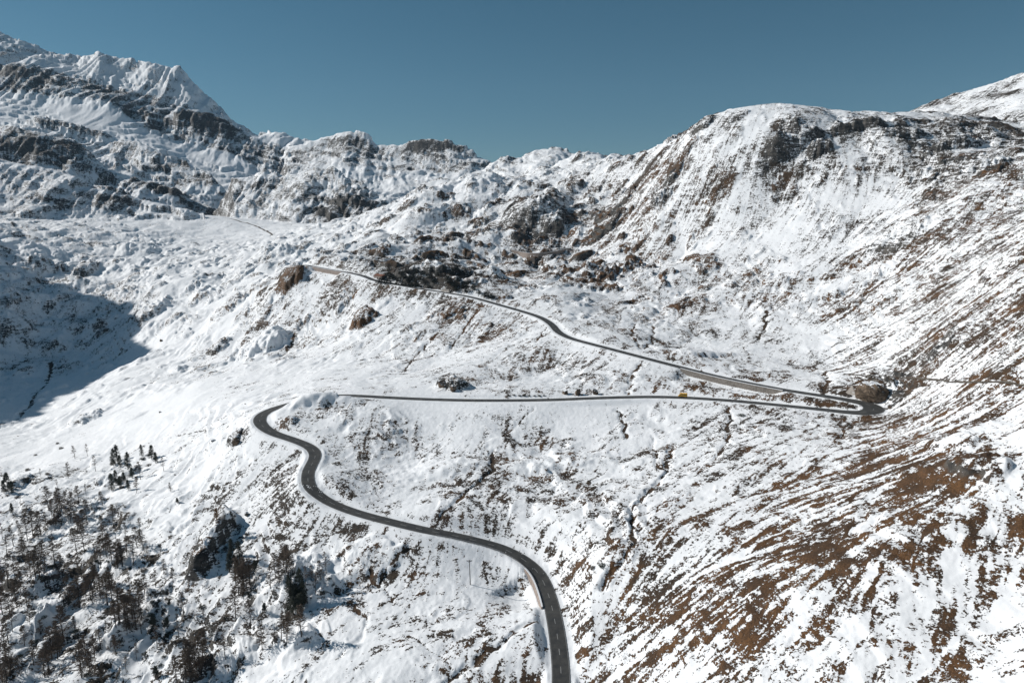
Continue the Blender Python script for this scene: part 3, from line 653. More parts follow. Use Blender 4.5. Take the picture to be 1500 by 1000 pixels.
def terrain_material():
    t = NT('snow_and_heath')
    geo = t.node('ShaderNodeNewGeometry'); pos = geo.outputs['Position']
    sep = t.node('ShaderNodeSeparateXYZ'); t.link(geo.outputs['Normal'], sep.inputs[0]); nz = sep.outputs['Z']
    bare, warm, rock, streak = t.attr('bare'), t.attr('warm'), t.attr('rock'), t.attr('streak')
    n1 = t.noise(pos, 0.42, 4, 0.62, 0.3)
    n2 = t.noise(t.scale(pos, (0.14, 0.14, 1.0)), 1.0, 4, 0.65, 0.5)
    n3 = t.noise(pos, 1.5, 2, 0.6)
    n4 = t.noise(pos, 0.06, 3, 0.6)
    n5 = t.noise(pos, 0.10, 7, 0.78, 0.3)
    m = t.math('ADD', bare, t.math('MULTIPLY', t.math('SUBTRACT', streak, 0.5), t.math('ADD', 0.34, t.math('MULTIPLY', warm, 0.14))))
    n8 = t.noise(t.scale(pos, (1.0, 1.0, 1.6)), 0.85, 2, 0.65, 0.6)
    for nn, k in ((n1, .70), (n2, .55), (n3, .45), (n5, .85), (n8, t.math('SUBTRACT', 0.95, t.math('MULTIPLY', warm, 0.25)))):
        m = t.math('ADD', m, t.math('MULTIPLY', t.math('SUBTRACT', nn, 0.5), k))
    n6 = t.noise(t.scale(pos, (0.10, 0.10, 0.42)), 1.0, 6, 0.75, 0.4)
    m = t.math('ADD', m, t.math('MULTIPLY', t.math('MULTIPLY', t.math('SUBTRACT', n6, 0.5), rock), 1.9))
    steep = t.math('MULTIPLY', t.math('SUBTRACT', 0.75, nz), 0.32)
    m = t.math('ADD', m, t.math('MAXIMUM', steep, 0.0))
    mask = t.smooth(m, 0.49, 0.58)
    # bare ground: dead grass and heath, or rock
    g1 = t.mix(t.smooth(n4, 0.35, 0.65), (0.075, 0.042, 0.022), (0.150, 0.074, 0.029))
    g0 = t.mix(t.smooth(n1, 0.4, 0.65), (0.024, 0.019, 0.014), (0.055, 0.040, 0.026))  # dark heath, deepened to stand in for shade among the small patches
    wv = t.math('ADD', warm, t.math('MULTIPLY', t.math('SUBTRACT', n4, 0.5), 0.8))
    grass = t.mix(t.smooth(wv, 0.25, 0.75), g0, g1)
    grass = t.mix(t.math('MULTIPLY', t.smooth(n3, 0.42, 0.62), 0.5), grass, (0.022, 0.016, 0.011))
    rk = t.mix(t.smooth(t.noise(t.scale(pos, (0.5, 0.5, 0.9)), 0.22, 7, 0.78, 0.4), 0.36, 0.66), (0.014, 0.015, 0.016), (0.115, 0.106, 0.094))
    rv = t.math('ADD', t.math('MULTIPLY', rock, t.math('ADD', 0.55, t.math('MULTIPLY', t.smooth(nz, 0.85, 0.6), 0.6))), t.math('MULTIPLY', t.math('SUBTRACT', n4, 0.5), 0.6))
    ground = t.mix(t.smooth(rv, 0.4, 0.7), grass, rk)
    snow = t.mix(t.smooth(t.noise(pos, 0.03, 4, 0.6), 0.35, 0.7), (0.84, 0.855, 0.87), (0.88, 0.89, 0.905))
    thin = t.math('MULTIPLY', t.smooth(m, 0.36, 0.50), 0.12)
    snow = t.mix(thin, snow, (0.42, 0.40, 0.38))
    t.link(t.mix(mask, snow, ground), t.b.inputs['Base Color'])
    t.b.inputs['Roughness'].default_value = 0.75
    t.b.inputs['Specular IOR Level'].default_value = 0.25
    lum = t.math('MULTIPLY', t.math('ADD', 0.10, mask), t.math('ADD', t.math('MULTIPLY', n5, 2.0), t.math('MULTIPLY', n1, 0.5)))
    hgt = t.math('SUBTRACT', t.math('ADD', lum, t.math('MULTIPLY', n3, 0.05)), t.math('MULTIPLY', mask, 0.35))
    t.bump(hgt, 1.0, 0.8)
    return t.m


TERM = terrain_material()
me.materials.append(TERM)
# unseen snowy valley sides round the viewpoint, added to bounce light into the shade
th = np.linspace(math.radians(28), math.radians(-208), 90); rr_ = np.geomspace(60, 5000, 60)
TH, RR = np.meshgrid(th, rr_)
kk = np.interp(np.cos(TH), [-1, 0, 1], [.10, .13, .34])
bx, by = RR * np.cos(TH), RR * np.sin(TH)
bz = -215 + kk * RR + 30 * fbm(bx, by, 400, 5, 97) - np.where(by > 60, 130, 0) * sm(60, 200, by)
mb = grid_mesh('hillside', bx, by, bz); mb.materials.append(TERM)
hb = bpy.data.objects.new('hillside', mb); COL.objects.link(hb); hb['kind'] = 'structure'; hb['label'] = 'unseen snow covered hillside behind the viewpoint, added for bounce light'


# ------------------------------------------------------------------ generic mesh building
def new_obj(name, verts, faces, mat, parent=None, smooth_=False):
    m = bpy.data.meshes.new(name)
    m.from_pydata([tuple(map(float, v)) for v in verts], [], [tuple(f) for f in faces]); m.update()
    if mat:
        m.materials.append(mat)
    if smooth_:
        m.polygons.foreach_set('use_smooth', np.ones(len(m.polygons), bool))
    o = bpy.data.objects.new(name, m); COL.objects.link(o)
    if parent:
        o.parent = parent
    return o


def thing(name, label, cat, loc, rz=0.0, group=None):
    o = bpy.data.objects.new(name, None); COL.objects.link(o); o.empty_display_size = .5
    o.location = loc; o.rotation_euler = (0, 0, rz); o['label'] = label; o['category'] = cat
    if group:
        o['group'] = group
    return o


def tag(o, label, cat, group=None):
    o['label'] = label; o['category'] = cat
    if group:
        o['group'] = group
    return o


def plain(name, col, rough=0.7, var=0.25, scale=3.0, spec=.3, metal=0.0):
    t = NT(name)
    tc = t.node('ShaderNodeTexCoord')
    n = t.noise(tc.outputs['Object'], scale, 4, 0.6)
    t.link(t.mix(t.smooth(n, 0.3, 0.7), tuple(c * (1 - var) for c in col), tuple(min(1, c * (1 + var)) for c in col)), t.b.inputs['Base Color'])
    t.b.inputs['Roughness'].default_value = rough; t.b.inputs['Specular IOR Level'].default_value = spec; t.b.inputs['Metallic'].default_value = metal
    return t.m


def asphalt():
    t = NT('asphalt')
    geo = t.node('ShaderNodeNewGeometry'); pos = geo.outputs['Position']
    n = t.noise(pos, 0.25, 5, 0.65); n2 = t.noise(pos, 6.0, 2)
    c = t.mix(t.smooth(n, 0.3, 0.7), (0.022, 0.023, 0.024), (0.062, 0.060, 0.055))
    c = t.mix(t.math('MULTIPLY', t.smooth(n2, 0.4, 0.7), 0.3), c, (0.075, 0.073, 0.068))
    t.link(c, t.b.inputs['Base Color']); t.b.inputs['Roughness'].default_value = 0.7
    t.bump(n2, 0.03, 0.4)
    return t.m


ASPH = asphalt()


def ribbon(name, line, left, right, dz, mat, parent=None, seglist=None):
    tan = np.gradient(line[:, :2], axis=0); tan /= np.linalg.norm(tan, axis=1, keepdims=True)
    nrm = np.stack([-tan[:, 1], tan[:, 0]], 1)
    V = []; Fc = []
    for (i0, i1) in (seglist or [(0, len(line) - 1)]):
        idx = np.arange(i0, i1 + 1)
        for off in (left, right):
            o = off[idx] if isinstance(off, np.ndarray) else np.full(len(idx), off)
            V.append(np.column_stack([line[idx, :2] + nrm[idx] * o[:, None], line[idx, 2] + dz]))
        n = len(idx); b = sum(len(v) for v in V) - 2 * n
        Fc += [(b + k, b + n + k, b + n + k + 1, b + k + 1) for k in range(n - 1)]
    return new_obj(name, np.concatenate(V), Fc, mat, parent)


half = rd[:, 3] / 2
road = ribbon('road', rd, half, -half, 0.0, ASPH); road['kind'] = 'structure'; road['label'] = 'grey asphalt pass road winding through the snow'
WHITE = plain('worn_road_paint', (0.27, 0.27, 0.265), 0.7, .2, 2.0)
arc = np.concatenate([[0], np.cumsum(np.linalg.norm(np.diff(rd[:, :3], axis=0), axis=1))])
segs = []
a = 3.0
while a < arc[-1] - 6:
    segs.append((int(np.searchsorted(arc, a)), int(np.searchsorted(arc, a + 3.6)))); a += 9.5
cl = ribbon('centre_line', rd, 0.13, -0.13, 0.02, WHITE, road, segs); cl['kind'] = 'structure'
el = ribbon('edge_line', rd, half - .25, half - .40, 0.02, WHITE, road); el['kind'] = 'structure'
er = ribbon('edge_line', rd, -half + .40, -half + .25, 0.02, WHITE, road); er['kind'] = 'structure'

# ------------------------------------------------------------------ world, sun
SUN_EL, SUN_AZ = math.radians(30), math.radians(-76)        # azimuth clockwise from +Y: from the left, slightly ahead
world = bpy.data.worlds.new('World'); scene.world = world; world.use_nodes = True
wn = world.node_tree.nodes; wl = world.node_tree.links
sky = wn.new('ShaderNodeTexSky'); sky.sky_type = 'NISHITA'; sky.sun_disc = False
sky.sun_elevation = SUN_EL; sky.sun_rotation = SUN_AZ; sky.altitude = 2300; sky.air_density = 1.0; sky.dust_density = 0.8; sky.ozone_density = 2.0
hs = wn.new('ShaderNodeHueSaturation'); hs.inputs['Hue'].default_value = 0.474; hs.inputs['Saturation'].default_value = 1.2; hs.inputs['Value'].default_value = 0.9
wl.new(sky.outputs[0], hs.inputs['Color']); wl.new(hs.outputs[0], wn['Background'].inputs[0])
wn['Background'].inputs[1].default_value = 0.05
sd = bpy.data.lights.new('sun', 'SUN'); sd.energy = 4.3; sd.angle = math.radians(0.5); sd.color = (1.0, 0.965, 0.92)
so = bpy.data.objects.new('sun', sd); COL.objects.link(so)
dirv = Vector((math.sin(SUN_AZ) * math.cos(SUN_EL), math.cos(SUN_AZ) * math.cos(SUN_EL), math.sin(SUN_EL)))
so.rotation_euler = dirv.to_track_quat('Z', 'Y').to_euler(); so.location = dirv * 800
scene.view_settings.view_transform = 'Standard'; scene.view_settings.look = 'None'
scene.view_settings.exposure = 0.17; scene.view_settings.gamma = 1.0
#OBJECTS
# ------------------------------------------------------------------ materials of the separate things
BARK = plain('larch_bark', (0.040, 0.032, 0.026), .9, .35, 4.0)
TWIG = plain('bare_twigs', (0.13, 0.10, 0.078), .9, .35, 2.0)
GOLD = plain('autumn_larch_needles', (0.22, 0.11, 0.035), .8, .3, 2.0)
DWARFPINE = plain('dwarf_pine_needles', (0.013, 0.018, 0.014), .8, .35, 2.0)  # dark evergreen, the foliage's own colour
NEEDLE = plain('dark_pine_needles', (0.048, 0.055, 0.042), .8, .35, 2.0)
STONE = None


def snowy_rock(name, lo, hi, cover=0.62):
    t = NT(name)
    geo = t.node('ShaderNodeNewGeometry'); pos = geo.outputs['Position']
    sep = t.node('ShaderNodeSeparateXYZ'); t.link(geo.outputs['Normal'], sep.inputs[0])
    n = t.noise(t.scale(pos, (0.6, 0.6, 1.1)), 0.5, 6, 0.75, .4); n2 = t.noise(pos, 1.2, 4, .65)
    rock = t.mix(t.smooth(n, .36, .66), lo, hi)
    m = t.math('ADD', sep.outputs['Z'], t.math('MULTIPLY', t.math('SUBTRACT', n2, .5), 1.1))
    t.link(t.mix(t.smooth(m, cover, cover + .08), rock, (0.80, 0.82, 0.85)), t.b.inputs['Base Color'])
    t.b.inputs['Roughness'].default_value = .8; t.b.inputs['Specular IOR Level'].default_value = .25
    t.bump(n, .8, .8)
    return t.m


def masonry(name, c1, c2):
    t = NT(name)
    geo = t.node('ShaderNodeNewGeometry'); pos = geo.outputs['Position']
    v = t.node('ShaderNodeTexVoronoi'); v.inputs['Scale'].default_value = 1.6; t.link(pos, v.inputs['Vector'])
    n = t.noise(pos, .4, 4, .6)
    c = t.mix(v.outputs['Color'], c1, c2)
    c = t.mix(t.math('MULTIPLY', t.smooth(n, .45, .7), .5), c, tuple(x * .45 for x in c1))
    t.link(c, t.b.inputs['Base Color']); t.b.inputs['Roughness'].default_value = .85
    t.bump(v.outputs['Distance'], .15, .6)
    return t.m


ROCKM = snowy_rock('boulder_rock', (0.045, 0.042, 0.038), (0.20, 0.18, 0.155), .55)
ROCKB = snowy_rock('brown_boulder_rock', (0.045, 0.032, 0.022), (0.19, 0.14, 0.10), .7)
WALLM = masonry('retaining_masonry', (0.13, 0.115, 0.10), (0.24, 0.215, 0.19))
PINKW = masonry('rosy_masonry', (0.22, 0.175, 0.15), (0.33, 0.275, 0.24))
CONC = plain('pale_concrete', (0.42, 0.38, 0.34), .85, .2, .6)
RUST = snowy_rock('rust_red_roofing', (0.13, 0.055, 0.035), (0.24, 0.11, 0.07), 1.25)


# ------------------------------------------------------------------ retaining walls
def wall_strip(line, i0, i1, side, h, name, mat, label):
    idx = np.arange(i0, i1 + 1, 2)
    tan = np.gradient(line[:, :2], axis=0); tan /= np.linalg.norm(tan, axis=1, keepdims=True)
    nr = np.stack([-tan[:, 1], tan[:, 0]], 1) * side
    w2 = line[idx, 3] / 2
    n = len(idx); endk = np.minimum(1, np.minimum(np.arange(n), np.arange(n)[::-1]) / 6.0)
    V = []
    for off, dz in ((0.55, -0.3), (0.55, 0.45), (1.1, 0.45), (1.55, None)):
        z = line[idx, 2] + dz if dz is not None else line[idx, 2] - h * endk - 1.2
        V.append(np.column_stack([line[idx, :2] + nr[idx] * (w2 + off)[:, None], z]))
    Fc = []
    for a in range(3):
        for k in range(n - 1):
            Fc.append((a * n + k, a * n + k + 1, (a + 1) * n + k + 1, (a + 1) * n + k))
    Fc += [(0, n, 2 * n, 3 * n), (n - 1, 4 * n - 1, 3 * n - 1, 2 * n - 1)]
    base = line[idx[n // 2]]
    t = thing(name, label, 'wall', (base[0], base[1], base[2] - h))
    V = np.concatenate(V) - np.array([base[0], base[1], base[2] - h])
    new_obj('wall_face', V, Fc, mat, t)
    cap = []
    for off in (0.50, 1.15):
        cap.append(np.column_stack([line[idx, :2] + nr[idx] * (w2 + off)[:, None], line[idx, 2] + 0.46]))
    for off in (1.15, 0.50):
        cap.append(np.column_stack([line[idx, :2] + nr[idx] * (w2 + off)[:, None], line[idx, 2] + 0.66]))
    cap = np.concatenate(cap) - np.array([base[0], base[1], base[2] - h])
    Fc = []
    for a in range(4):
        for k in range(n - 1):
            b = (a + 1) % 4
            Fc.append((a * n + k, a * n + k + 1, b * n + k + 1, b * n + k))
    new_obj('coping', cap, Fc, SNOWM, t)
    return t


SNOWM = plain('lying_snow', (0.80, 0.82, 0.85), .75, .03, 2.0)
WL = ['brown stone wall holding up the outer edge of the nearest road bend', 'long grey stone wall below the road above the yellow van', 'pale stone wall under the highest stretch of road near the brown crag']
for (ln, i0, i1, sd_, h_), lb, mt in zip(WALLS, WL, (PINKW, WALLM, PINKW)):
    wall_strip(ln, i0, i1, sd_, h_, 'retaining_wall', mt, lb)


def boxes(parts):
    """list of (centre, size, rotz) -> verts, faces of bevel-free boxes"""
    V = []; Fc = []
    for (c, sz, r) in parts:
        b = len(V); ca, sa = math.cos(r), math.sin(r)
        for dx, dy, dz in ((-1, -1, -1), (1, -1, -1), (1, 1, -1), (-1, 1, -1), (-1, -1, 1), (1, -1, 1), (1, 1, 1), (-1, 1, 1)):
            x, y = dx * sz[0] / 2, dy * sz[1] / 2
            V.append((c[0] + x * ca - y * sa, c[1] + x * sa + y * ca, c[2] + dz * sz[2] / 2))
        Fc += [tuple(b + k for k in f) for f in ((0, 3, 2, 1), (4, 5, 6, 7), (0, 1, 5, 4), (1, 2, 6, 5), (2, 3, 7, 6), (3, 0, 4, 7))]
    return V, Fc


def road_at(u, v, y):
    i = px_index(rd, u, v, y); t = rd[min(i + 3, len(rd) - 1)] - rd[max(i - 3, 0)]
    return rd[i], math.atan2(t[1], t[0]), math.atan2(t[2], math.hypot(t[0], t[1]))


# ------------------------------------------------------------------ the rust-roofed shed and the pale block beside the upper road
p, az, _ = road_at(545, 408, 808)
nrm = np.array([-math.sin(az), math.cos(az)])
if nrm[1] < 0:
    nrm = -nrm
c = p[:2] + nrm * 10.5
t = thing('roadside_shed', 'low stone shed with rust red roof beside the upper road', 'shed', (c[0], c[1], p[2] - .6), az + math.pi)
L_, D_, H_ = 17.0, 8.0, 4.6
V, Fc = boxes([((0, 0, H_ / 2), (L_, D_, H_), 0)]); new_obj('wall', V, Fc, PINKW, t)
rv = [(-L_ / 2 - .5, -D_ / 2 - .6, H_), (L_ / 2 + .5, -D_ / 2 - .6, H_), (L_ / 2 + .5, D_ / 2 + .5, H_), (-L_ / 2 - .5, D_ / 2 + .5, H_), (-L_ / 2 - .5, 0.4, H_ + 2.0), (L_ / 2 + .5, 0.4, H_ + 2.0)]
new_obj('roof', rv, [(0, 1, 5, 4), (2, 3, 4, 5), (0, 4, 3), (1, 2, 5), (3, 2, 1, 0)], RUST, t)
DKM = plain('dark_opening', (0.02, 0.02, 0.022), .6, .2, 3.0)
for k in (-5.2, 0.2, 5.0):
    for q in (-1, 1):
        V, Fc = boxes([((k, q * (D_ / 2 + .03), 1.5), (2.4, .12, 2.7), 0)]); new_obj('door', V, Fc, DKM, t)
p, az, _ = road_at(648, 427, 749)
nrm = np.array([-math.sin(az), math.cos(az)]); nrm = nrm if nrm[1] > 0 else -nrm
c = p[:2] + nrm * 6.2
t = thing('concrete_block', 'pale concrete buttress with stepped top at the dark cliff by the upper road', 'buttress', (c[0], c[1], p[2] - .5), az)
new_obj('base_wall', [(-6, -.9, 0), (6, -.9, 0), (6, 1.2, 0), (-6, 1.2, 0), (-5.6, -.5, 3.2), (5.6, -.5, 2.4), (5.6, 1.2, 2.4), (-5.6, 1.2, 3.2)], [(0, 3, 2, 1), (4, 5, 6, 7), (0, 1, 5, 4), (1, 2, 6, 5), (2, 3, 7, 6), (3, 0, 4, 7)], CONC, t)
new_obj('upper_wall', [(-1.8, -.3, 2.6), (1.4, -.3, 2.6), (1.4, 1.2, 2.6), (-1.8, 1.2, 2.6), (-1.0, .1, 5.6), (.4, .1, 5.2), (.4, 1.2, 5.2), (-1.0, 1.2, 5.6)], [(0, 3, 2, 1), (4, 5, 6, 7), (0, 1, 5, 4), (1, 2, 6, 5), (2, 3, 7, 6), (3, 0, 4, 7)], CONC, t)
# pale wall at the hairpin rock
p = np.array(P(1254, 586, 433)); az = math.atan2(rd[px_index(rd, 1245, 586, 429) + 3][1] - rd[px_index(rd, 1245, 586, 429) - 3][1], rd[px_index(rd, 1245, 586, 429) + 3][0] - rd[px_index(rd, 1245, 586, 429) - 3][0])
pz = rd[px_index(rd, 1245, 586, 429)][2]
t = thing('hairpin_wall', 'pale triangular concrete wall at the left foot of the rock by the hairpin', 'wall', (p[0] + .3, p[1] + 3.0, pz - .5), math.pi + az)
new_obj('wall_face', [(-4.2, -.5, 0), (4.4, -.5, 0), (4.4, .9, 0), (-4.2, .9, 0), (-3.9, 0, 6.4), (-2.6, 0, 5.6), (4.2, 0, 1.6), (4.2, .9, 1.6), (-2.6, .9, 5.6), (-3.9, .9, 6.4)],
        [(0, 3, 2, 1), (0, 1, 6, 5, 4), (3, 9, 8, 7, 2), (4, 5, 8, 9), (5, 6, 7, 8), (1, 2, 7, 6), (0, 4, 9, 3)], CONC, t)
new_obj('coping', *boxes([((0.9, .45, 3.75), (7.9, 1.5, .3), 0)]), SNOWM, t).rotation_euler = (0, 0, 0)
cpo = t.children[-1]
cpo.data.transform(__import__('mathutils').Matrix.Translation((0.8, .45, 3.7)) @ __import__('mathutils').Matrix.Rotation(math.radians(30.5), 4, 'Y') @ __import__('mathutils').Matrix.Translation((-0.9, -.45, -3.75)))

# ------------------------------------------------------------------ boulders and crags that can be told apart
def boulder(u, v, y, size, label, mat, seed, cat='boulder', sink=.35, lo=.42, hi=.85):
    p = hit(Z, u, v)
    bm = bmesh.new(); bmesh.ops.create_icosphere(bm, subdivisions=5, radius=1.0)
    co = np.array([vv.co[:] for vv in bm.verts])
    r = np.random.RandomState(seed)
    for k in range(20):                                    # cut flat fracture faces
        d = r.randn(3); d /= np.linalg.norm(d); h = r.uniform(lo, hi)
        ex = np.clip(co @ d - h, 0, None); co -= ex[:, None] * d * .93
    a = perlin(co[:, 0] * 2.2 + co[:, 2] * 1.3, co[:, 1] * 2.2 + seed, seed) + .5 * perlin(co[:, 0] * 5 + co[:, 2] * 4, co[:, 1] * 5 + seed, seed + 1)
    a = a + .6 * ridged(co[:, 0] * 1.5 + co[:, 2], co[:, 1] * 1.5 - co[:, 2] * .6 + seed, 1.0, 3, seed + 5)
    co *= (1 + .10 * a)[:, None]
    co *= np.array(size)
    for vv, c in zip(bm.verts, co):
        vv.co = c
    m = bpy.data.meshes.new('boulder'); bm.to_mesh(m); bm.free(); m.materials.append(mat)
    m.polygons.foreach_set('use_smooth', np.zeros(len(m.polygons), bool))
    o = bpy.data.objects.new('boulder', m); COL.objects.link(o)
    o.location = (p[0], p[1], p[2] + size[2] * (1 - 2 * sink)); o.rotation_euler = (0, 0, r.rand() * 6)
    tag(o, label, cat)
    return o


boulder(346, 650, 487, (3.2, 2.6, 4.4), 'tall brown boulder on the snow left of the sharp bend', ROCKB, 3)
boulder(313, 646, 487, (2.4, 2.4, 1.8), 'low dark boulder left of the tall brown boulder', ROCKM, 4)
boulder(646, 566, 505, (4.6, 4, 4.2), 'large dark outcrop above the left part of the straight road', ROCKB, 5, 'rock')
boulder(664, 572, 500, (3.4, 3, 3.6), 'brown pointed rock right of the dark outcrop above the straight road', ROCKB, 6, 'rock')
boulder(828, 577, 475, (3.6, 2.4, 2.6), 'leftmost of three brown rocks beside the straight road', ROCKB, 7)
boulder(846, 578, 474, (3.0, 2.4, 3.4), 'pointed middle rock of three brown rocks beside the straight road', ROCKB, 8)
boulder(872, 577, 473, (2.4, 2.0, 3.2), 'rightmost of three brown rocks beside the straight road', ROCKB, 9)
boulder(800, 688, 388, (1.6, 1.4, 1.1), 'small brown boulder in the field inside the road bend', ROCKB, 10)
boulder(1277, 584, 440, (9.5, 6.5, 8.5), 'big grey brown rock with snow flecks standing over the hairpin', ROCKB, 21, 'rock', .34, .74, .98)
boulder(235, 604, 700, (1.8, 1.6, 1.3), 'small grey stone lying alone on the smooth snow of the valley side', ROCKM, 12)
boulder(236, 500, 960, (3.0, 2.6, 2.8), 'brown boulder on the white slope below the snow dome', ROCKB, 13)
boulder(362, 755, 372, (2.0, 2, 1.8), 'dark boulder on the snow right of the pointed crag', ROCKM, 14)

# ------------------------------------------------------------------ yellow van
def make_van():
    p, az, pitch_ = road_at(1000, 582, 459)
    tx = rd[px_index(rd, 1000, 582, 459)]
    nr = np.array([-math.sin(az), math.cos(az)])
    nr = nr if nr[1] > 0 else -nr
    c = p[:2] + nr * 1.6
    head = az if math.cos(az) < 0 else az + math.pi
    t = thing('yellow_van', 'yellow minibus driving left along the straight road', 'van', (c[0], c[1], p[2] + .02), head)
    t.rotation_euler = (0, -math.atan2(rd[px_index(rd, 990, 582, 459)][2] - rd[px_index(rd, 1010, 582, 459)][2], 4.0) if False else 0, head)
    YEL = plain('yellow_paint', (0.95, 0.50, 0.02), .35, .04, 1.0, .5)
    GLS = plain('tinted_glass', (0.018, 0.02, 0.024), .12, .2, 1.0, .6)
    TYR = plain('tyre_rubber', (0.02, 0.02, 0.02), .85, .2, 4.0); RIM = plain('wheel_metal', (.45, .45, .46), .35, .1, 3.0, .5, .6)
    LMP = plain('lamp_glass', (.75, .75, .72), .2, .05, 3.0, .5); RED = plain('red_lamp', (.45, .02, .015), .3, .05, 3.0, .5); BLK = plain('black_trim', (.03, .03, .03), .6, .1, 3.0)
    prof = [(3.0, .42), (3.05, .95), (2.75, 1.22), (2.05, 2.05), (1.75, 2.45), (1.4, 2.62), (-2.7, 2.66), (-2.92, 2.5), (-3.0, 1.2), (-3.0, .42)]
    V = []; n = len(prof)
    for yy, inset in ((-1.0, 1), (1.0, 1)):
        for x, z in prof:
            V.append((x, yy * (1.0 - .10 * max(0, (z - 1.1) / 1.5)), z))
    Fc = [tuple(range(n))[::-1], tuple(range(n, 2 * n))] + [(k, (k + 1) % n, n + (k + 1) % n, n + k) for k in range(n)]
    body = new_obj('body', V, Fc, YEL, t)
    md = body.modifiers.new('bevel', 'BEVEL'); md.width = .09; md.segments = 3; md.limit_method = 'ANGLE'
    side = lambda z: 1.0 - .10 * max(0, (z - 1.1) / 1.5) + .012
    for sgn in (-1, 1):
        for x0, x1, x2, x3 in ((1.05, 1.95, 1.05, 1.60), (-.25, .85, -.25, .85), (-1.45, -.45, -1.45, -.45), (-2.65, -1.65, -2.65, -1.65)):
            f = [(x0, sgn * side(1.45), 1.45), (x1, sgn * side(1.45), 1.45), (x3, sgn * side(2.2), 2.2), (x2, sgn * side(2.2), 2.2)]
            g = [(x, yv - sgn * .06, z) for x, yv, z in f]
            new_obj('side_window', f + g, [(0, 1, 2, 3), (7, 6, 5, 4), (0, 4, 5, 1), (1, 5, 6, 2), (2, 6, 7, 3), (3, 7, 4, 0)], GLS, t)
        V, Fc = boxes([((-.2, sgn * 1.02, .55), (5.6, .06, .16), 0)]); new_obj('side_trim', V, Fc, BLK, t)
        V, Fc = boxes([((2.0, sgn * 1.2, 1.55), (.12, .32, .26), 0)]); new_obj('wing_mirror', V, Fc, BLK, t)
        V, Fc = boxes([((3.03, sgn * .72, .92), (.08, .34, .2), 0)]); new_obj('headlight', V, Fc, LMP, t)
        V, Fc = boxes([((-3.01, sgn * .84, 1.15), (.08, .16, .5), 0)]); new_obj('tail_light', V, Fc, RED, t)
    f = [(2.72, -.86, 1.30), (2.72, .86, 1.30), (2.06, .80, 2.09), (2.06, -.80, 2.09)]
    new_obj('windscreen', f + [(x + .03, y_, z + .03) for x, y_, z in f], [(3, 2, 1, 0), (4, 5, 6, 7), (0, 1, 5, 4), (1, 2, 6, 5), (2, 3, 7, 6), (3, 0, 4, 7)], GLS, t)
    V, Fc = boxes([((-3.0, 0, 1.9), (.06, 1.4, .75), 0)]); new_obj('rear_window', V, Fc, GLS, t)
    V, Fc = boxes([((3.06, 0, .5), (.14, 1.9, .26), 0)]); new_obj('bumper', V, Fc, BLK, t)
    for x in (2.0, -1.95):
        for sgn in (-1, 1):
            def disc(r, w):
                V = []; m = 20
                for yy in (-w / 2, w / 2):
                    V += [(x + r * math.cos(a_ * 2 * math.pi / m), sgn * .92 + yy, .36 + r * math.sin(a_ * 2 * math.pi / m)) for a_ in range(m)]
                return V, [tuple(range(m)), tuple(range(2 * m - 1, m - 1, -1))] + [(k, m + k, m + (k + 1) % m, (k + 1) % m) for k in range(m)]
            wv, wf = disc(.36, .24)
            w = new_obj('wheel', wv, wf, TYR, t)
            wv, wf = disc(.21, .27); new_obj('rim', wv, wf, RIM, w)
    return t


make_van()

# ------------------------------------------------------------------ power pole
def cyl(p0, p1, r0, r1, m=8):
    p0 = np.array(p0, float); p1 = np.array(p1, float); d = p1 - p0; d /= np.linalg.norm(d)
    a = np.cross(d, [0, 0, 1.]) if abs(d[2]) < .9 else np.cross(d, [1., 0, 0]); a /= np.linalg.norm(a); b = np.cross(d, a)
    V = []
    for pp, r in ((p0, r0), (p1, r1)):
        V += [tuple(pp + r * (a * math.cos(k * 2 * math.pi / m) + b * math.sin(k * 2 * math.pi / m))) for k in range(m)]
    return V, [tuple(range(m))[::-1], tuple(range(m, 2 * m))] + [(k, (k + 1) % m, m + (k + 1) % m, m + k) for k in range(m)]


def join(lst):
    V = []; Fc = []
    for v, f in lst:
        b = len(V); V += list(v); Fc += [tuple(b + k for k in q) for q in f]
    return V, Fc


p = hit(Z, 689, 856)
t = thing('power_pole', 'wooden power pole with a crossarm on the snow below the road', 'pole', p)
WOOD = plain('tarred_wood', (0.035, 0.030, 0.026), .9, .3, 3.0)
new_obj('pole', *cyl((0, 0, -.5), (-.35, 0, 12.2), .20, .15), WOOD, t)
new_obj('crossarm', *boxes([((-.34, 0, 11.9), (2.6, .22, .24), 0)]), WOOD, t)
new_obj('brace', *join([cyl((-.34, 0, 11.0), (.5, 0, 11.8), .05, .05, 6), cyl((-.34, 0, 11.0), (-1.2, 0, 11.8), .05, .05, 6)]), WOOD, t)
CER = plain('brown_ceramic', (.08, .05, .04), .3, .1, 3.0, .5)
for x in (-1.5, -.35, .8):
    new_obj('insulator', *join([cyl((x, 0, 12.0), (x, 0, 12.35), .07, .06, 8), cyl((x, 0, 12.15), (x, 0, 12.22), .11, .11, 8)]), CER, t)

# ------------------------------------------------------------------ trees
def tube_path(pts, rad, m=5):
    V = []; Fc = []
    pts = np.array(pts, float)
    for i, (pp, r) in enumerate(zip(pts, rad)):
        V += [(pp[0] + r * math.cos(k * 2 * math.pi / m), pp[1] + r * math.sin(k * 2 * math.pi / m), pp[2]) for k in range(m)]
        if i:
            Fc += [((i - 1) * m + k, (i - 1) * m + (k + 1) % m, i * m + (k + 1) % m, i * m + k) for k in range(m)]
    return V, Fc


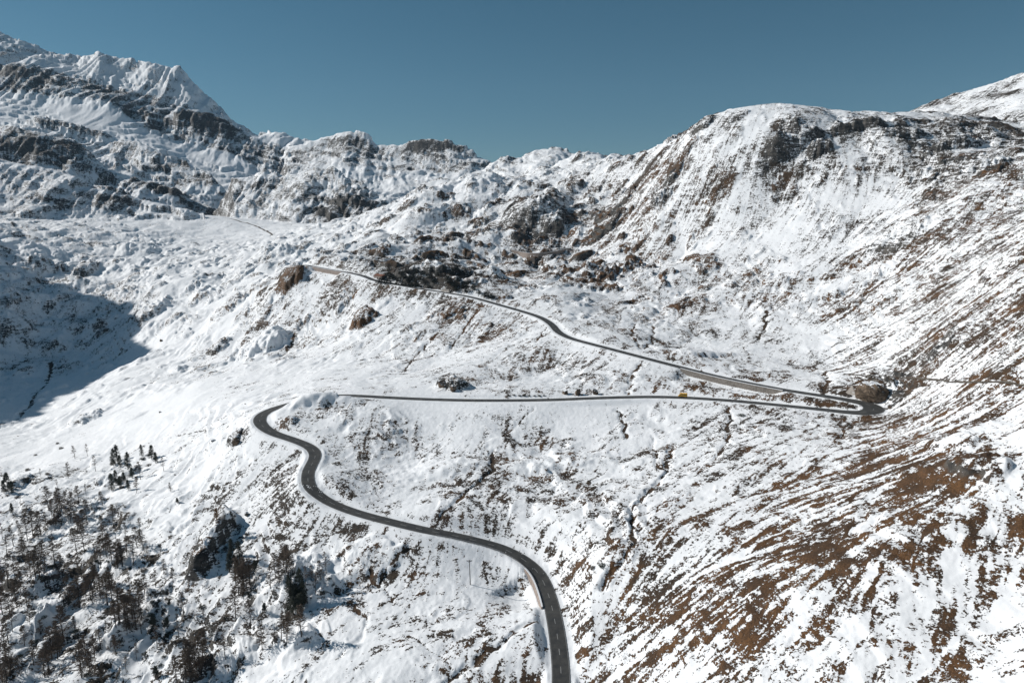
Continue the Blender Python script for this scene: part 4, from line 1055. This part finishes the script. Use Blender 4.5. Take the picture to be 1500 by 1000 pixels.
def sliver(V, Fc, a, b, w, r):
    """a thin three-sided twig from a to b"""
    d = b - a; q = np.cross(d, r.randn(3)); q /= np.linalg.norm(q) + 1e-9; q2 = np.cross(d, q); q2 /= np.linalg.norm(q2) + 1e-9
    k = len(V)
    V += [tuple(a + q * w), tuple(a - q * w * .5 + q2 * w * .85), tuple(a - q * w * .5 - q2 * w * .85), tuple(b)]
    Fc += [(k, k + 1, k + 3), (k + 1, k + 2, k + 3), (k + 2, k, k + 3)]


def larch_meshes(seed, H, spread, dens, low, needles=False):
    r = np.random.RandomState(seed)
    zz = np.linspace(-.6, H, 9); lean = r.randn(2) * .02 * H
    cx = lean[0] * (zz / H) ** 2 + .05 * np.cumsum(r.randn(9)); cy = lean[1] * (zz / H) ** 2 + .05 * np.cumsum(r.randn(9))
    rad = .16 * (H / 11) * (1.02 - zz.clip(0) / H) + .02
    tv, tf = tube_path(np.column_stack([cx, cy, zz]), rad, 7)
    V = []; Fc = []
    for k in range(int(80 * dens)):
        h = low + (1 - low) * r.rand() ** .85
        L = 1.6 * spread * ((1 - h) ** .75 * .95 + .10) * r.uniform(.55, 1.15)
        a_ = r.rand() * 2 * np.pi
        z0 = h * H; p0 = np.array([np.interp(z0, zz, cx), np.interp(z0, zz, cy), z0])
        d = np.array([math.cos(a_), math.sin(a_), r.uniform(-.25, .35)])
        p1 = p0 + d * L * .55; p2 = p0 + d * L + np.array([0, 0, .12 * L])
        sliver(V, Fc, p0, p1 + (p2 - p1) * .3, .06, r); sliver(V, Fc, p1, p2, .045, r)
        for q in range(int(10 * dens) + 3):
            f = r.uniform(.2, 1.0); s0 = p0 + (p2 - p0) * f
            e = r.randn(3) * np.array([1, 1, .7]); e /= np.linalg.norm(e)
            sliver(V, Fc, s0, s0 + (e * .65 + d * .35) * r.uniform(.35, .95), .075 if not needles else .10, r)
    return (tv, tf), (V, Fc)


def pine_meshes(seed, H, spread):
    r = np.random.RandomState(seed)
    zz = np.linspace(-.5, H * .97, 6)
    tv, tf = tube_path(np.column_stack([.05 * r.randn(6), .05 * r.randn(6), zz]), .2 * (H / 9) * (1.05 - zz.clip(0) / H) + .02, 7)
    V = []; Fc = []
    for k in range(95):
        h = .10 + .9 * r.rand() ** .9
        L = spread * (1 - h) ** .6 * r.uniform(.5, 1.1) + .15
        a_ = r.rand() * 2 * np.pi
        c = np.array([math.cos(a_) * L, math.sin(a_) * L, h * H + r.uniform(-.3, .1)])
        sliver(V, Fc, np.array([0, 0, h * H + .1]), c, .05, r)
        for q in range(16):
            s0 = c * np.array([1, 1, 1]) + r.randn(3) * np.array([.33, .33, .22])
            if r.rand() < .4:
                s0[:2] *= r.uniform(.4, 1)
            e = r.randn(3); e /= np.linalg.norm(e)
            sliver(V, Fc, s0, s0 + e * r.uniform(.25, .5), .11, r)
    return (tv, tf), (V, Fc)


def shrub_meshes(seed, H, spread, w):
    r = np.random.RandomState(seed)
    SV, SF = [], []; V = []; Fc = []
    for k in range(9):
        a_ = r.rand() * 6.28; q = r.rand() ** .5 * spread * .6
        tip = np.array([math.cos(a_) * q * 1.6, math.sin(a_) * q * 1.6, H * r.uniform(.5, .95)])
        sliver(SV, SF, np.array([math.cos(a_) * q * .3, math.sin(a_) * q * .3, -.3]), tip, .06, r)
    for k in range(420):
        e = r.randn(3); e[2] = abs(e[2]); e /= np.linalg.norm(e); rr = r.rand() ** .4
        c = e * rr * np.array([spread, spread, H]); c[:2] += .25 * spread * np.array([math.sin(c[1] * 2.1), math.cos(c[0] * 1.7)])
        g = r.randn(3); g /= np.linalg.norm(g)
        sliver(V, Fc, c, c + g * r.uniform(.25, .6), w, r)
    return (SV, SF), (V, Fc)


def make_mesh(name, vf, mat, sm_=False):
    m = bpy.data.meshes.new(name); m.from_pydata([tuple(map(float, v)) for v in vf[0]], [], vf[1]); m.update(); m.materials.append(mat)
    return m


protos = {}
for k, (H, sp, de, lo) in enumerate([(11, 2.1, 1.0, .22), (12.5, 2.4, .8, .28), (9.5, 1.9, .9, .15), (10.5, 1.5, .55, .35), (13, 2.8, 1.25, .18)]):
    a, b = larch_meshes(100 + k, H, sp, de, lo)
    protos['larch', k] = (make_mesh('trunk', a, BARK), make_mesh('crown', b, TWIG))
a, b = larch_meshes(150, 8, 1.6, 1.2, .12, True); protos['gold', 0] = (make_mesh('trunk', a, BARK), make_mesh('crown', b, GOLD))
for k, (H, sp) in enumerate([(9, 1.8), (7, 1.7), (11, 2.1)]):
    a, b = pine_meshes(200 + k, H, sp); protos['pine', k] = (make_mesh('trunk', a, BARK), make_mesh('crown', b, NEEDLE))
for k, (H, sp, w, mt) in enumerate([(2.2, 2.0, .10, TWIG), (1.8, 2.4, .11, NEEDLE), (2.8, 2.2, .13, DWARFPINE)]):
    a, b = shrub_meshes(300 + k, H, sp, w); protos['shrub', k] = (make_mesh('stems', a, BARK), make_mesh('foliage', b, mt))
first = {}


def plant(kind, k, u, v, scale, label, cat, group, name):
    p = hit(Z, u, v, 150., 1500.)
    key = (kind, k)
    tm, cm = protos[key]
    if key not in first:
        t = thing(name, label, cat, p)
        parts = []
        for m in (tm, cm):
            o = bpy.data.objects.new(m.name.split('.')[0], m); COL.objects.link(o); o.parent = t; parts.append(o)
        first[key] = (t, parts)
    else:
        t0, parts0 = first[key]
        t = t0.copy(); COL.objects.link(t); t.name = name
        for o in parts0:
            q = o.copy(); COL.objects.link(q); q.parent = t
        t['label'] = label; t['category'] = cat
    t['group'] = group
    t.location = p - np.array([0, 0, .1])
    rz = random.uniform(0, 6.28); t.rotation_euler = (random.uniform(-.04, .04), random.uniform(-.04, .04), rz)
    sx_ = scale * random.uniform(.9, 1.1)
    t.scale = (sx_, sx_, scale)
    return t


# clusters: label, group, kinds, photo positions of the stems
CL = [
    ('larch', 'bare larch among the dark grove on the rocky knoll at the left', 'larches of the rocky knoll at the left', [(76, 756), (86, 757), (97, 750), (48, 784), (60, 785), (68, 770), (104, 766), (114, 781), (122, 777), (116, 740), (90, 744), (82, 770), (40, 790), (108, 755), (72, 748), (128, 768)]),
    ('larch', 'thin bare larch on the snow below the rocky knoll, slim dark stem', 'slim larches on the snow below the knoll', [(38, 826), (60, 826), (52, 846), (58, 845), (34, 818), (66, 830), (44, 838), (112, 808), (124, 808), (92, 846), (100, 880), (80, 830)]),
    ('larch', 'brown bare larch in the open row right of the rocky knoll', 'brown larches right of the knoll', [(152, 806), (148, 832), (172, 832), (180, 830), (164, 826), (178, 822), (140, 822), (196, 826), (201, 802), (218, 828), (156, 815), (186, 815)]),
    ('larch', 'bare larch crowded at the left edge above the shaded hollow', 'larches at the left edge', [(6, 872), (12, 862), (24, 884), (40, 890), (2, 850), (14, 895), (30, 868), (22, 850), (4, 900), (18, 925)]),
    ('larch', 'bare larch in the thicket behind the long dark rock rib', 'larches behind the dark rock rib', [(138, 861), (158, 886), (160, 864), (116, 890), (136, 886), (148, 876), (126, 872), (164, 880)]),
    ('larch', 'tall dense larch in the dark clump beside the smooth snow hollow', 'dense larches beside the hollow', [(188, 917), (176, 913), (200, 921), (208, 905), (182, 900), (194, 906), (170, 920), (204, 890)]),
    ('pine', 'small dark conifer in the pair standing alone on the snow', 'pair of small dark conifers', [(225, 921), (245, 921)]),
    ('pine', 'dark conifer in the shade of the pointed crag', 'conifers under the pointed crag', [(344, 830), (352, 826), (336, 838), (340, 815), (348, 842)]),
    ('larch', 'bare larch in the dense clump right of the pointed crag', 'larches right of the pointed crag', [(356, 869), (362, 867), (350, 872), (346, 860), (358, 858), (366, 856)]),
    ('larch', 'bare larch on top of the round wooded knoll', 'larches on the round wooded knoll', [(420, 838), (428, 842), (412, 850), (396, 862), (416, 830), (424, 852), (404, 848)]),
    ('pine', 'dark conifer in the shade at the foot of the round wooded knoll', 'conifers at the foot of the wooded knoll', [(436, 897), (440, 893), (430, 899), (426, 886), (434, 880), (424, 872), (440, 872), (444, 884)]),
    ('larch', 'bushy larch on the lower edge below the wooded knoll', 'larches below the wooded knoll', [(420, 937), (412, 939), (416, 928), (442, 932)]),
    ('larch', 'dark larch in the big clump at the bottom edge', 'larches at the bottom edge', [(272, 1000), (280, 993), (292, 981), (260, 1002), (286, 975), (276, 985), (298, 970), (266, 992)]),
    ('larch', 'dark larch on the black rib at the bottom left', 'larches on the black rib', [(72, 980), (88, 962), (76, 965), (66, 992), (84, 948), (94, 940), (120, 992), (132, 985), (128, 975), (140, 968)]),
    ('larch', 'bare larch far down in the shaded left corner', 'larches in the shaded corner', [(4, 1000), (8, 962), (2, 980), (12, 940), (16, 985)]),
    ('pine', 'dark conifer in the thicket on the upper left knoll', 'conifers of the upper thicket', [(166, 682), (176, 684), (188, 688), (172, 676), (164, 718), (176, 714), (188, 718), (182, 706), (194, 700), (208, 668), (228, 678), (222, 672), (170, 708)]),
    ('pine', 'dark conifer in the clump by the left edge under the valley stream', 'conifers of the left edge clump', [(14, 717), (10, 708), (18, 722), (6, 722), (18, 752)]),
]
for kind, lab, grp, pts in CL:
    for i, (u, v) in enumerate(pts):
        if kind == 'larch' and i % 2 == 0 and 'slim' not in lab:
            plant('larch', random.choice([0, 1, 2, 4]), u + random.uniform(-9, 9), v + random.uniform(-8, 8), random.uniform(.7, 1.2), lab, 'tree', grp, 'larch_tree')
        if kind == 'larch':
            k = random.choice([0, 1, 2, 3]) if 'slim' not in lab else random.choice([3, 3, 1])
            if 'dense' in lab or 'dark' in lab:
                k = random.choice([0, 4, 4, 2])
            plant('larch', k, u, v, random.uniform(1.0, 1.5), lab, 'tree', grp, 'larch_tree')
        else:
            plant('pine', random.choice([0, 1, 2]), u, v, random.uniform(.85, 1.3), lab, 'tree', grp, 'conifer_tree')
scrub = random.Random(5)
for kind, lab, grp, pts in CL:
    for u, v in pts:
        if scrub.random() < .55:
            plant('shrub', scrub.choice([0, 0, 1]), u + scrub.uniform(-12, 12), v + scrub.uniform(-6, 9), scrub.uniform(.55, 1.2), 'low grey brown scrub growing on the snow between the larches', 'scrub', 'scrub between the larches', 'shrub')
XT = [('bare larch on the white slope near the upper left thicket', 'larches near the upper left thicket', [(100, 700), (140, 690), (240, 690), (128, 668), (60, 700), (200, 722), (150, 740), (206, 702), (250, 720), (30, 735), (84, 715), (110, 672)]),
      ('bare larch scattered on the open slope between rib and knoll', 'larches scattered over the open slope', [(20, 800), (28, 780), (4, 790), (10, 815), (150, 782), (166, 772), (184, 790), (205, 778), (228, 860), (240, 838), (212, 870), (190, 862), (270, 905), (262, 935), (300, 915), (318, 935), (345, 905), (368, 920), (230, 950), (200, 965), (170, 960), (185, 985), (150, 995), (110, 925), (60, 930), (44, 915), (36, 945), (50, 975), (30, 990), (330, 965), (384, 950), (470, 850), (462, 868), (478, 840), (448, 856)])]
for lab, grp, pts in XT:
    for u, v in pts:
        plant('larch', random.choice([0, 1, 2, 3, 3, 4]), u, v, random.uniform(.65, 1.25), lab, 'tree', grp, 'larch_tree')
SOLO = [('gold', 0, 318, 764, .95, 'golden brown larch on top of the pointed crag', 'larch_tree'), ('larch', 2, 328, 764, .7, 'bare larch right of the golden one on the pointed crag', 'larch_tree'), ('pine', 1, 374, 838, .95, 'lone conifer standing free right of the pointed crag', 'conifer_tree'),
        ('larch', 0, 254, 853, .8, 'lone brown larch on open snow left of the pointed crag', 'larch_tree'), ('larch', 3, 236, 811, .55, 'thin leaning larch at the right end of the open snow', 'larch_tree'), ('pine', 1, 248, 887, .5, 'stunted conifer in the snow hollow left of the pointed crag', 'conifer_tree'), ('larch', 3, 126, 725, .8, 'single ragged larch above the rocky knoll', 'larch_tree'),
        ('pine', 1, 260, 737, .55, 'small conifer on the snowy boulder mound in the middle of the slope', 'conifer_tree'), ('larch', 2, 456, 849, .75, 'dark larch at the right edge of the wooded knoll', 'larch_tree'), ('pine', 1, 388, 897, .7, 'dark conifer on the left foot of the wooded knoll', 'conifer_tree'), ('larch', 1, 148, 949, .8, 'bare larch in the dark hollow right of the black rib', 'larch_tree'), ('pine', 1, 228, 992, .8, 'dark conifer at the bottom edge left of the big clump', 'conifer_tree')]
for kind, k, u, v, sc_, lab, nm in SOLO:
    t = plant(kind, k, u, v, sc_, lab, 'tree', 'solitary trees of the lower left slope', nm)
SH = [('dark low shrub in the row along the straight road', 'shrubs in a row by the straight road', 1, .55, [(745, 580), (753, 579), (761, 580), (768, 580), (775, 580), (783, 580), (790, 580), (797, 580)]),
      ('dark shrub clinging to the cliff above the upper road', 'shrubs on the cliff above the upper road', 2, 1.7, [(556, 414), (564, 415), (572, 416), (580, 417), (590, 418), (600, 419), (610, 420), (598, 413), (606, 406), (628, 422), (668, 426), (656, 408), (684, 428), (702, 430), (712, 434), (720, 437), (642, 404), (570, 405), (560, 409), (568, 411), (576, 409), (584, 412), (592, 408), (600, 411), (608, 413), (616, 409), (622, 415), (630, 408), (636, 414), (588, 402), (596, 400), (612, 400), (620, 402), (632, 398), (658, 414), (666, 420), (672, 412), (680, 421), (686, 415), (662, 402), (676, 404), (650, 396), (694, 424), (668, 396)]),
      ('brown bush on the boulder mound below the valley stream', 'bushes on the boulder mound', 0, .8, [(90, 657), (52, 667), (40, 689), (70, 695), (84, 650)]),
      ('small dark shrub on the shaded snow beside the wooded knoll', 'shrubs in the shade of the wooded knoll', 1, .6, [(488, 857), (482, 848), (476, 868), (494, 866)]),
      ('dark shrub scattered between the trees of the lower slope', 'shrubs between the trees', 1, .7, [(224, 882), (100, 905), (112, 925), (176, 940), (212, 958), (190, 880), (150, 905), (64, 905), (48, 860), (235, 975), (310, 930), (330, 905), (296, 890), (200, 842), (132, 842), (176, 775), (148, 760), (52, 940), (30, 960), (240, 962)])]
for lab, grp, k, sc_, pts in SH:
    for u, v in pts:
        plant('shrub', k, u, v, sc_ * random.uniform(.75, 1.25), lab, 'shrub', grp, 'shrub')
for u, v, k, sc_, lab in [(1086, 609, 1, .9, 'lone dark bush below the straight road near the hairpin'), (883, 829, 1, .95, 'dark bush beside the stream right of the road bend'), (868, 832, 0, .7, 'small brown bush left of the dark bush by the stream'), (330, 805, 2, .8, 'dark shrub on the shaded side of the pointed crag')]:
    plant('shrub', k, u, v, sc_, lab, 'shrub', 'solitary bushes', 'shrub')
# ------------------------------------------------------------------ faint tracks far off, laid on the ground
EARTH = plain('track_earth', (0.10, 0.085, 0.07), .9, .35, .3)


def track(name, pts, width, mat, label):
    l3 = catmull(np.array([hit(Z, u, v, 200., 2400.) for u, v in pts]), 1.5)
    l3 = smooth(l3, 4)
    tan = np.gradient(l3[:, :2], axis=0); tan /= np.linalg.norm(tan, axis=1, keepdims=True) + 1e-9
    nr = np.stack([-tan[:, 1], tan[:, 0]], 1)
    V = []; n = len(l3)
    for off in (-.5, 0, .5):
        xy = l3[:, :2] + nr * off * width
        V.append(np.column_stack([xy, np.maximum(height(xy[:, 0], xy[:, 1]), height(l3[:, 0], l3[:, 1]) - .3) + .12]))
    Fc = [(a * n + k, a * n + k + 1, (a + 1) * n + k + 1, (a + 1) * n + k) for a in range(2) for k in range(n - 1)]
    o = new_obj(name, np.concatenate(V), Fc, mat); o['kind'] = 'structure'; o['label'] = label
    return o


track('footpath', [(1236, 548), (1270, 550), (1300, 553), (1340, 555), (1380, 557), (1440, 561), (1500, 565)], 1.5, EARTH, 'narrow footpath running right above the hairpin rock')
l3 = smooth(catmull(np.array([hit(Z, u, v, 200., 2400.) for u, v in [(751, 370), (763, 373), (776, 375.5), (790, 376), (805, 374.5), (820, 371), (834, 367)]]), 1.0), 12)
l3[:, 1] = smooth(l3[:, 1:2], 30)[:, 0] + 4.0; l3[:, 2] = smooth(l3[:, 2:3], 30)[:, 0] + 3.4
l3 = np.column_stack([l3[:, :3], np.full(len(l3), 6.0)])
l3 = l3[np.argsort(l3[:, 0])]
wall_strip(l3, 0, len(l3) - 1, -1, 6.0, 'retaining_wall', PINKW, 'pale stone wall of the short far road piece between the rocky knolls')
uo = ribbon('upper_road', l3, 3.4, -3.4, 0.0, ASPH); uo['kind'] = 'structure'; uo['label'] = 'short piece of the pass road far up between the rocky knolls'
track('mountain_track', [(330, 320), (350, 324), (368, 329), (385, 336), (402, 344)], 4.5, EARTH, 'distant track on the snowy crest')

# ------------------------------------------------------------------ guard rail on the outside of the nearest bend
i0, i1 = px_index(rd, 797, 855, 296), px_index(rd, 640, 779, 326)
idx = np.arange(i0, i1)
tan = np.gradient(rd[:, :2], axis=0); tan /= np.linalg.norm(tan, axis=1, keepdims=True)
nr = np.stack([-tan[:, 1], tan[:, 0]], 1)
STEEL = plain('galvanised_steel', (.22, .22, .22), .45, .15, 2.0, .5, .5)
base = rd[idx[len(idx) // 2], :3].copy()
t = thing('guard_rail', 'thin grey guard rail along the outside of the nearest road bend', 'guard rail', base)
edge = np.column_stack([rd[idx, :2] + nr[idx] * (rd[idx, 3] / 2 + .35)[:, None], rd[idx, 2]]) - base
n = len(edge); V = []
for dx, dz in ((0, .52), (0, .84), (.07, .84), (.07, .52)):
    V.append(edge + np.column_stack([nr[idx] * dx, np.full(n, dz)]))
new_obj('rail', np.concatenate(V), [(a * n + k, a * n + k + 1, ((a + 1) % 4) * n + k + 1, ((a + 1) % 4) * n + k) for a in range(4) for k in range(n - 1)], STEEL, t)
post = None
for k in range(0, n, 6):
    if post is None:
        post = new_obj('post', *boxes([((0, 0, .3), (.1, .1, 1.1), 0)]), STEEL, t); q = post
    else:
        q = post.copy(); COL.objects.link(q)
    q.location = edge[k] + np.append(nr[idx[k]] * .14, 0)

# ------------------------------------------------------------------ thin mountain air
hz = new_obj('haze', *boxes([((0, 2000, 700), (30000, 16000, 2200), 0)]), None)
hz['kind'] = 'stuff'; hz['label'] = 'thin pale blue mountain air'
hm = bpy.data.materials.new('thin_air'); hm.use_nodes = True; hn = hm.node_tree.nodes
hn.remove(hn['Principled BSDF']); pv = hn.new('ShaderNodeVolumePrincipled')
pv.inputs['Color'].default_value = (0.50, 0.74, 1.0, 1); pv.inputs['Density'].default_value = 0.00002; pv.inputs['Anisotropy'].default_value = 0.0
hm.node_tree.links.new(pv.outputs[0], hn['Material Output'].inputs['Volume'])
hz.data.materials.append(hm)
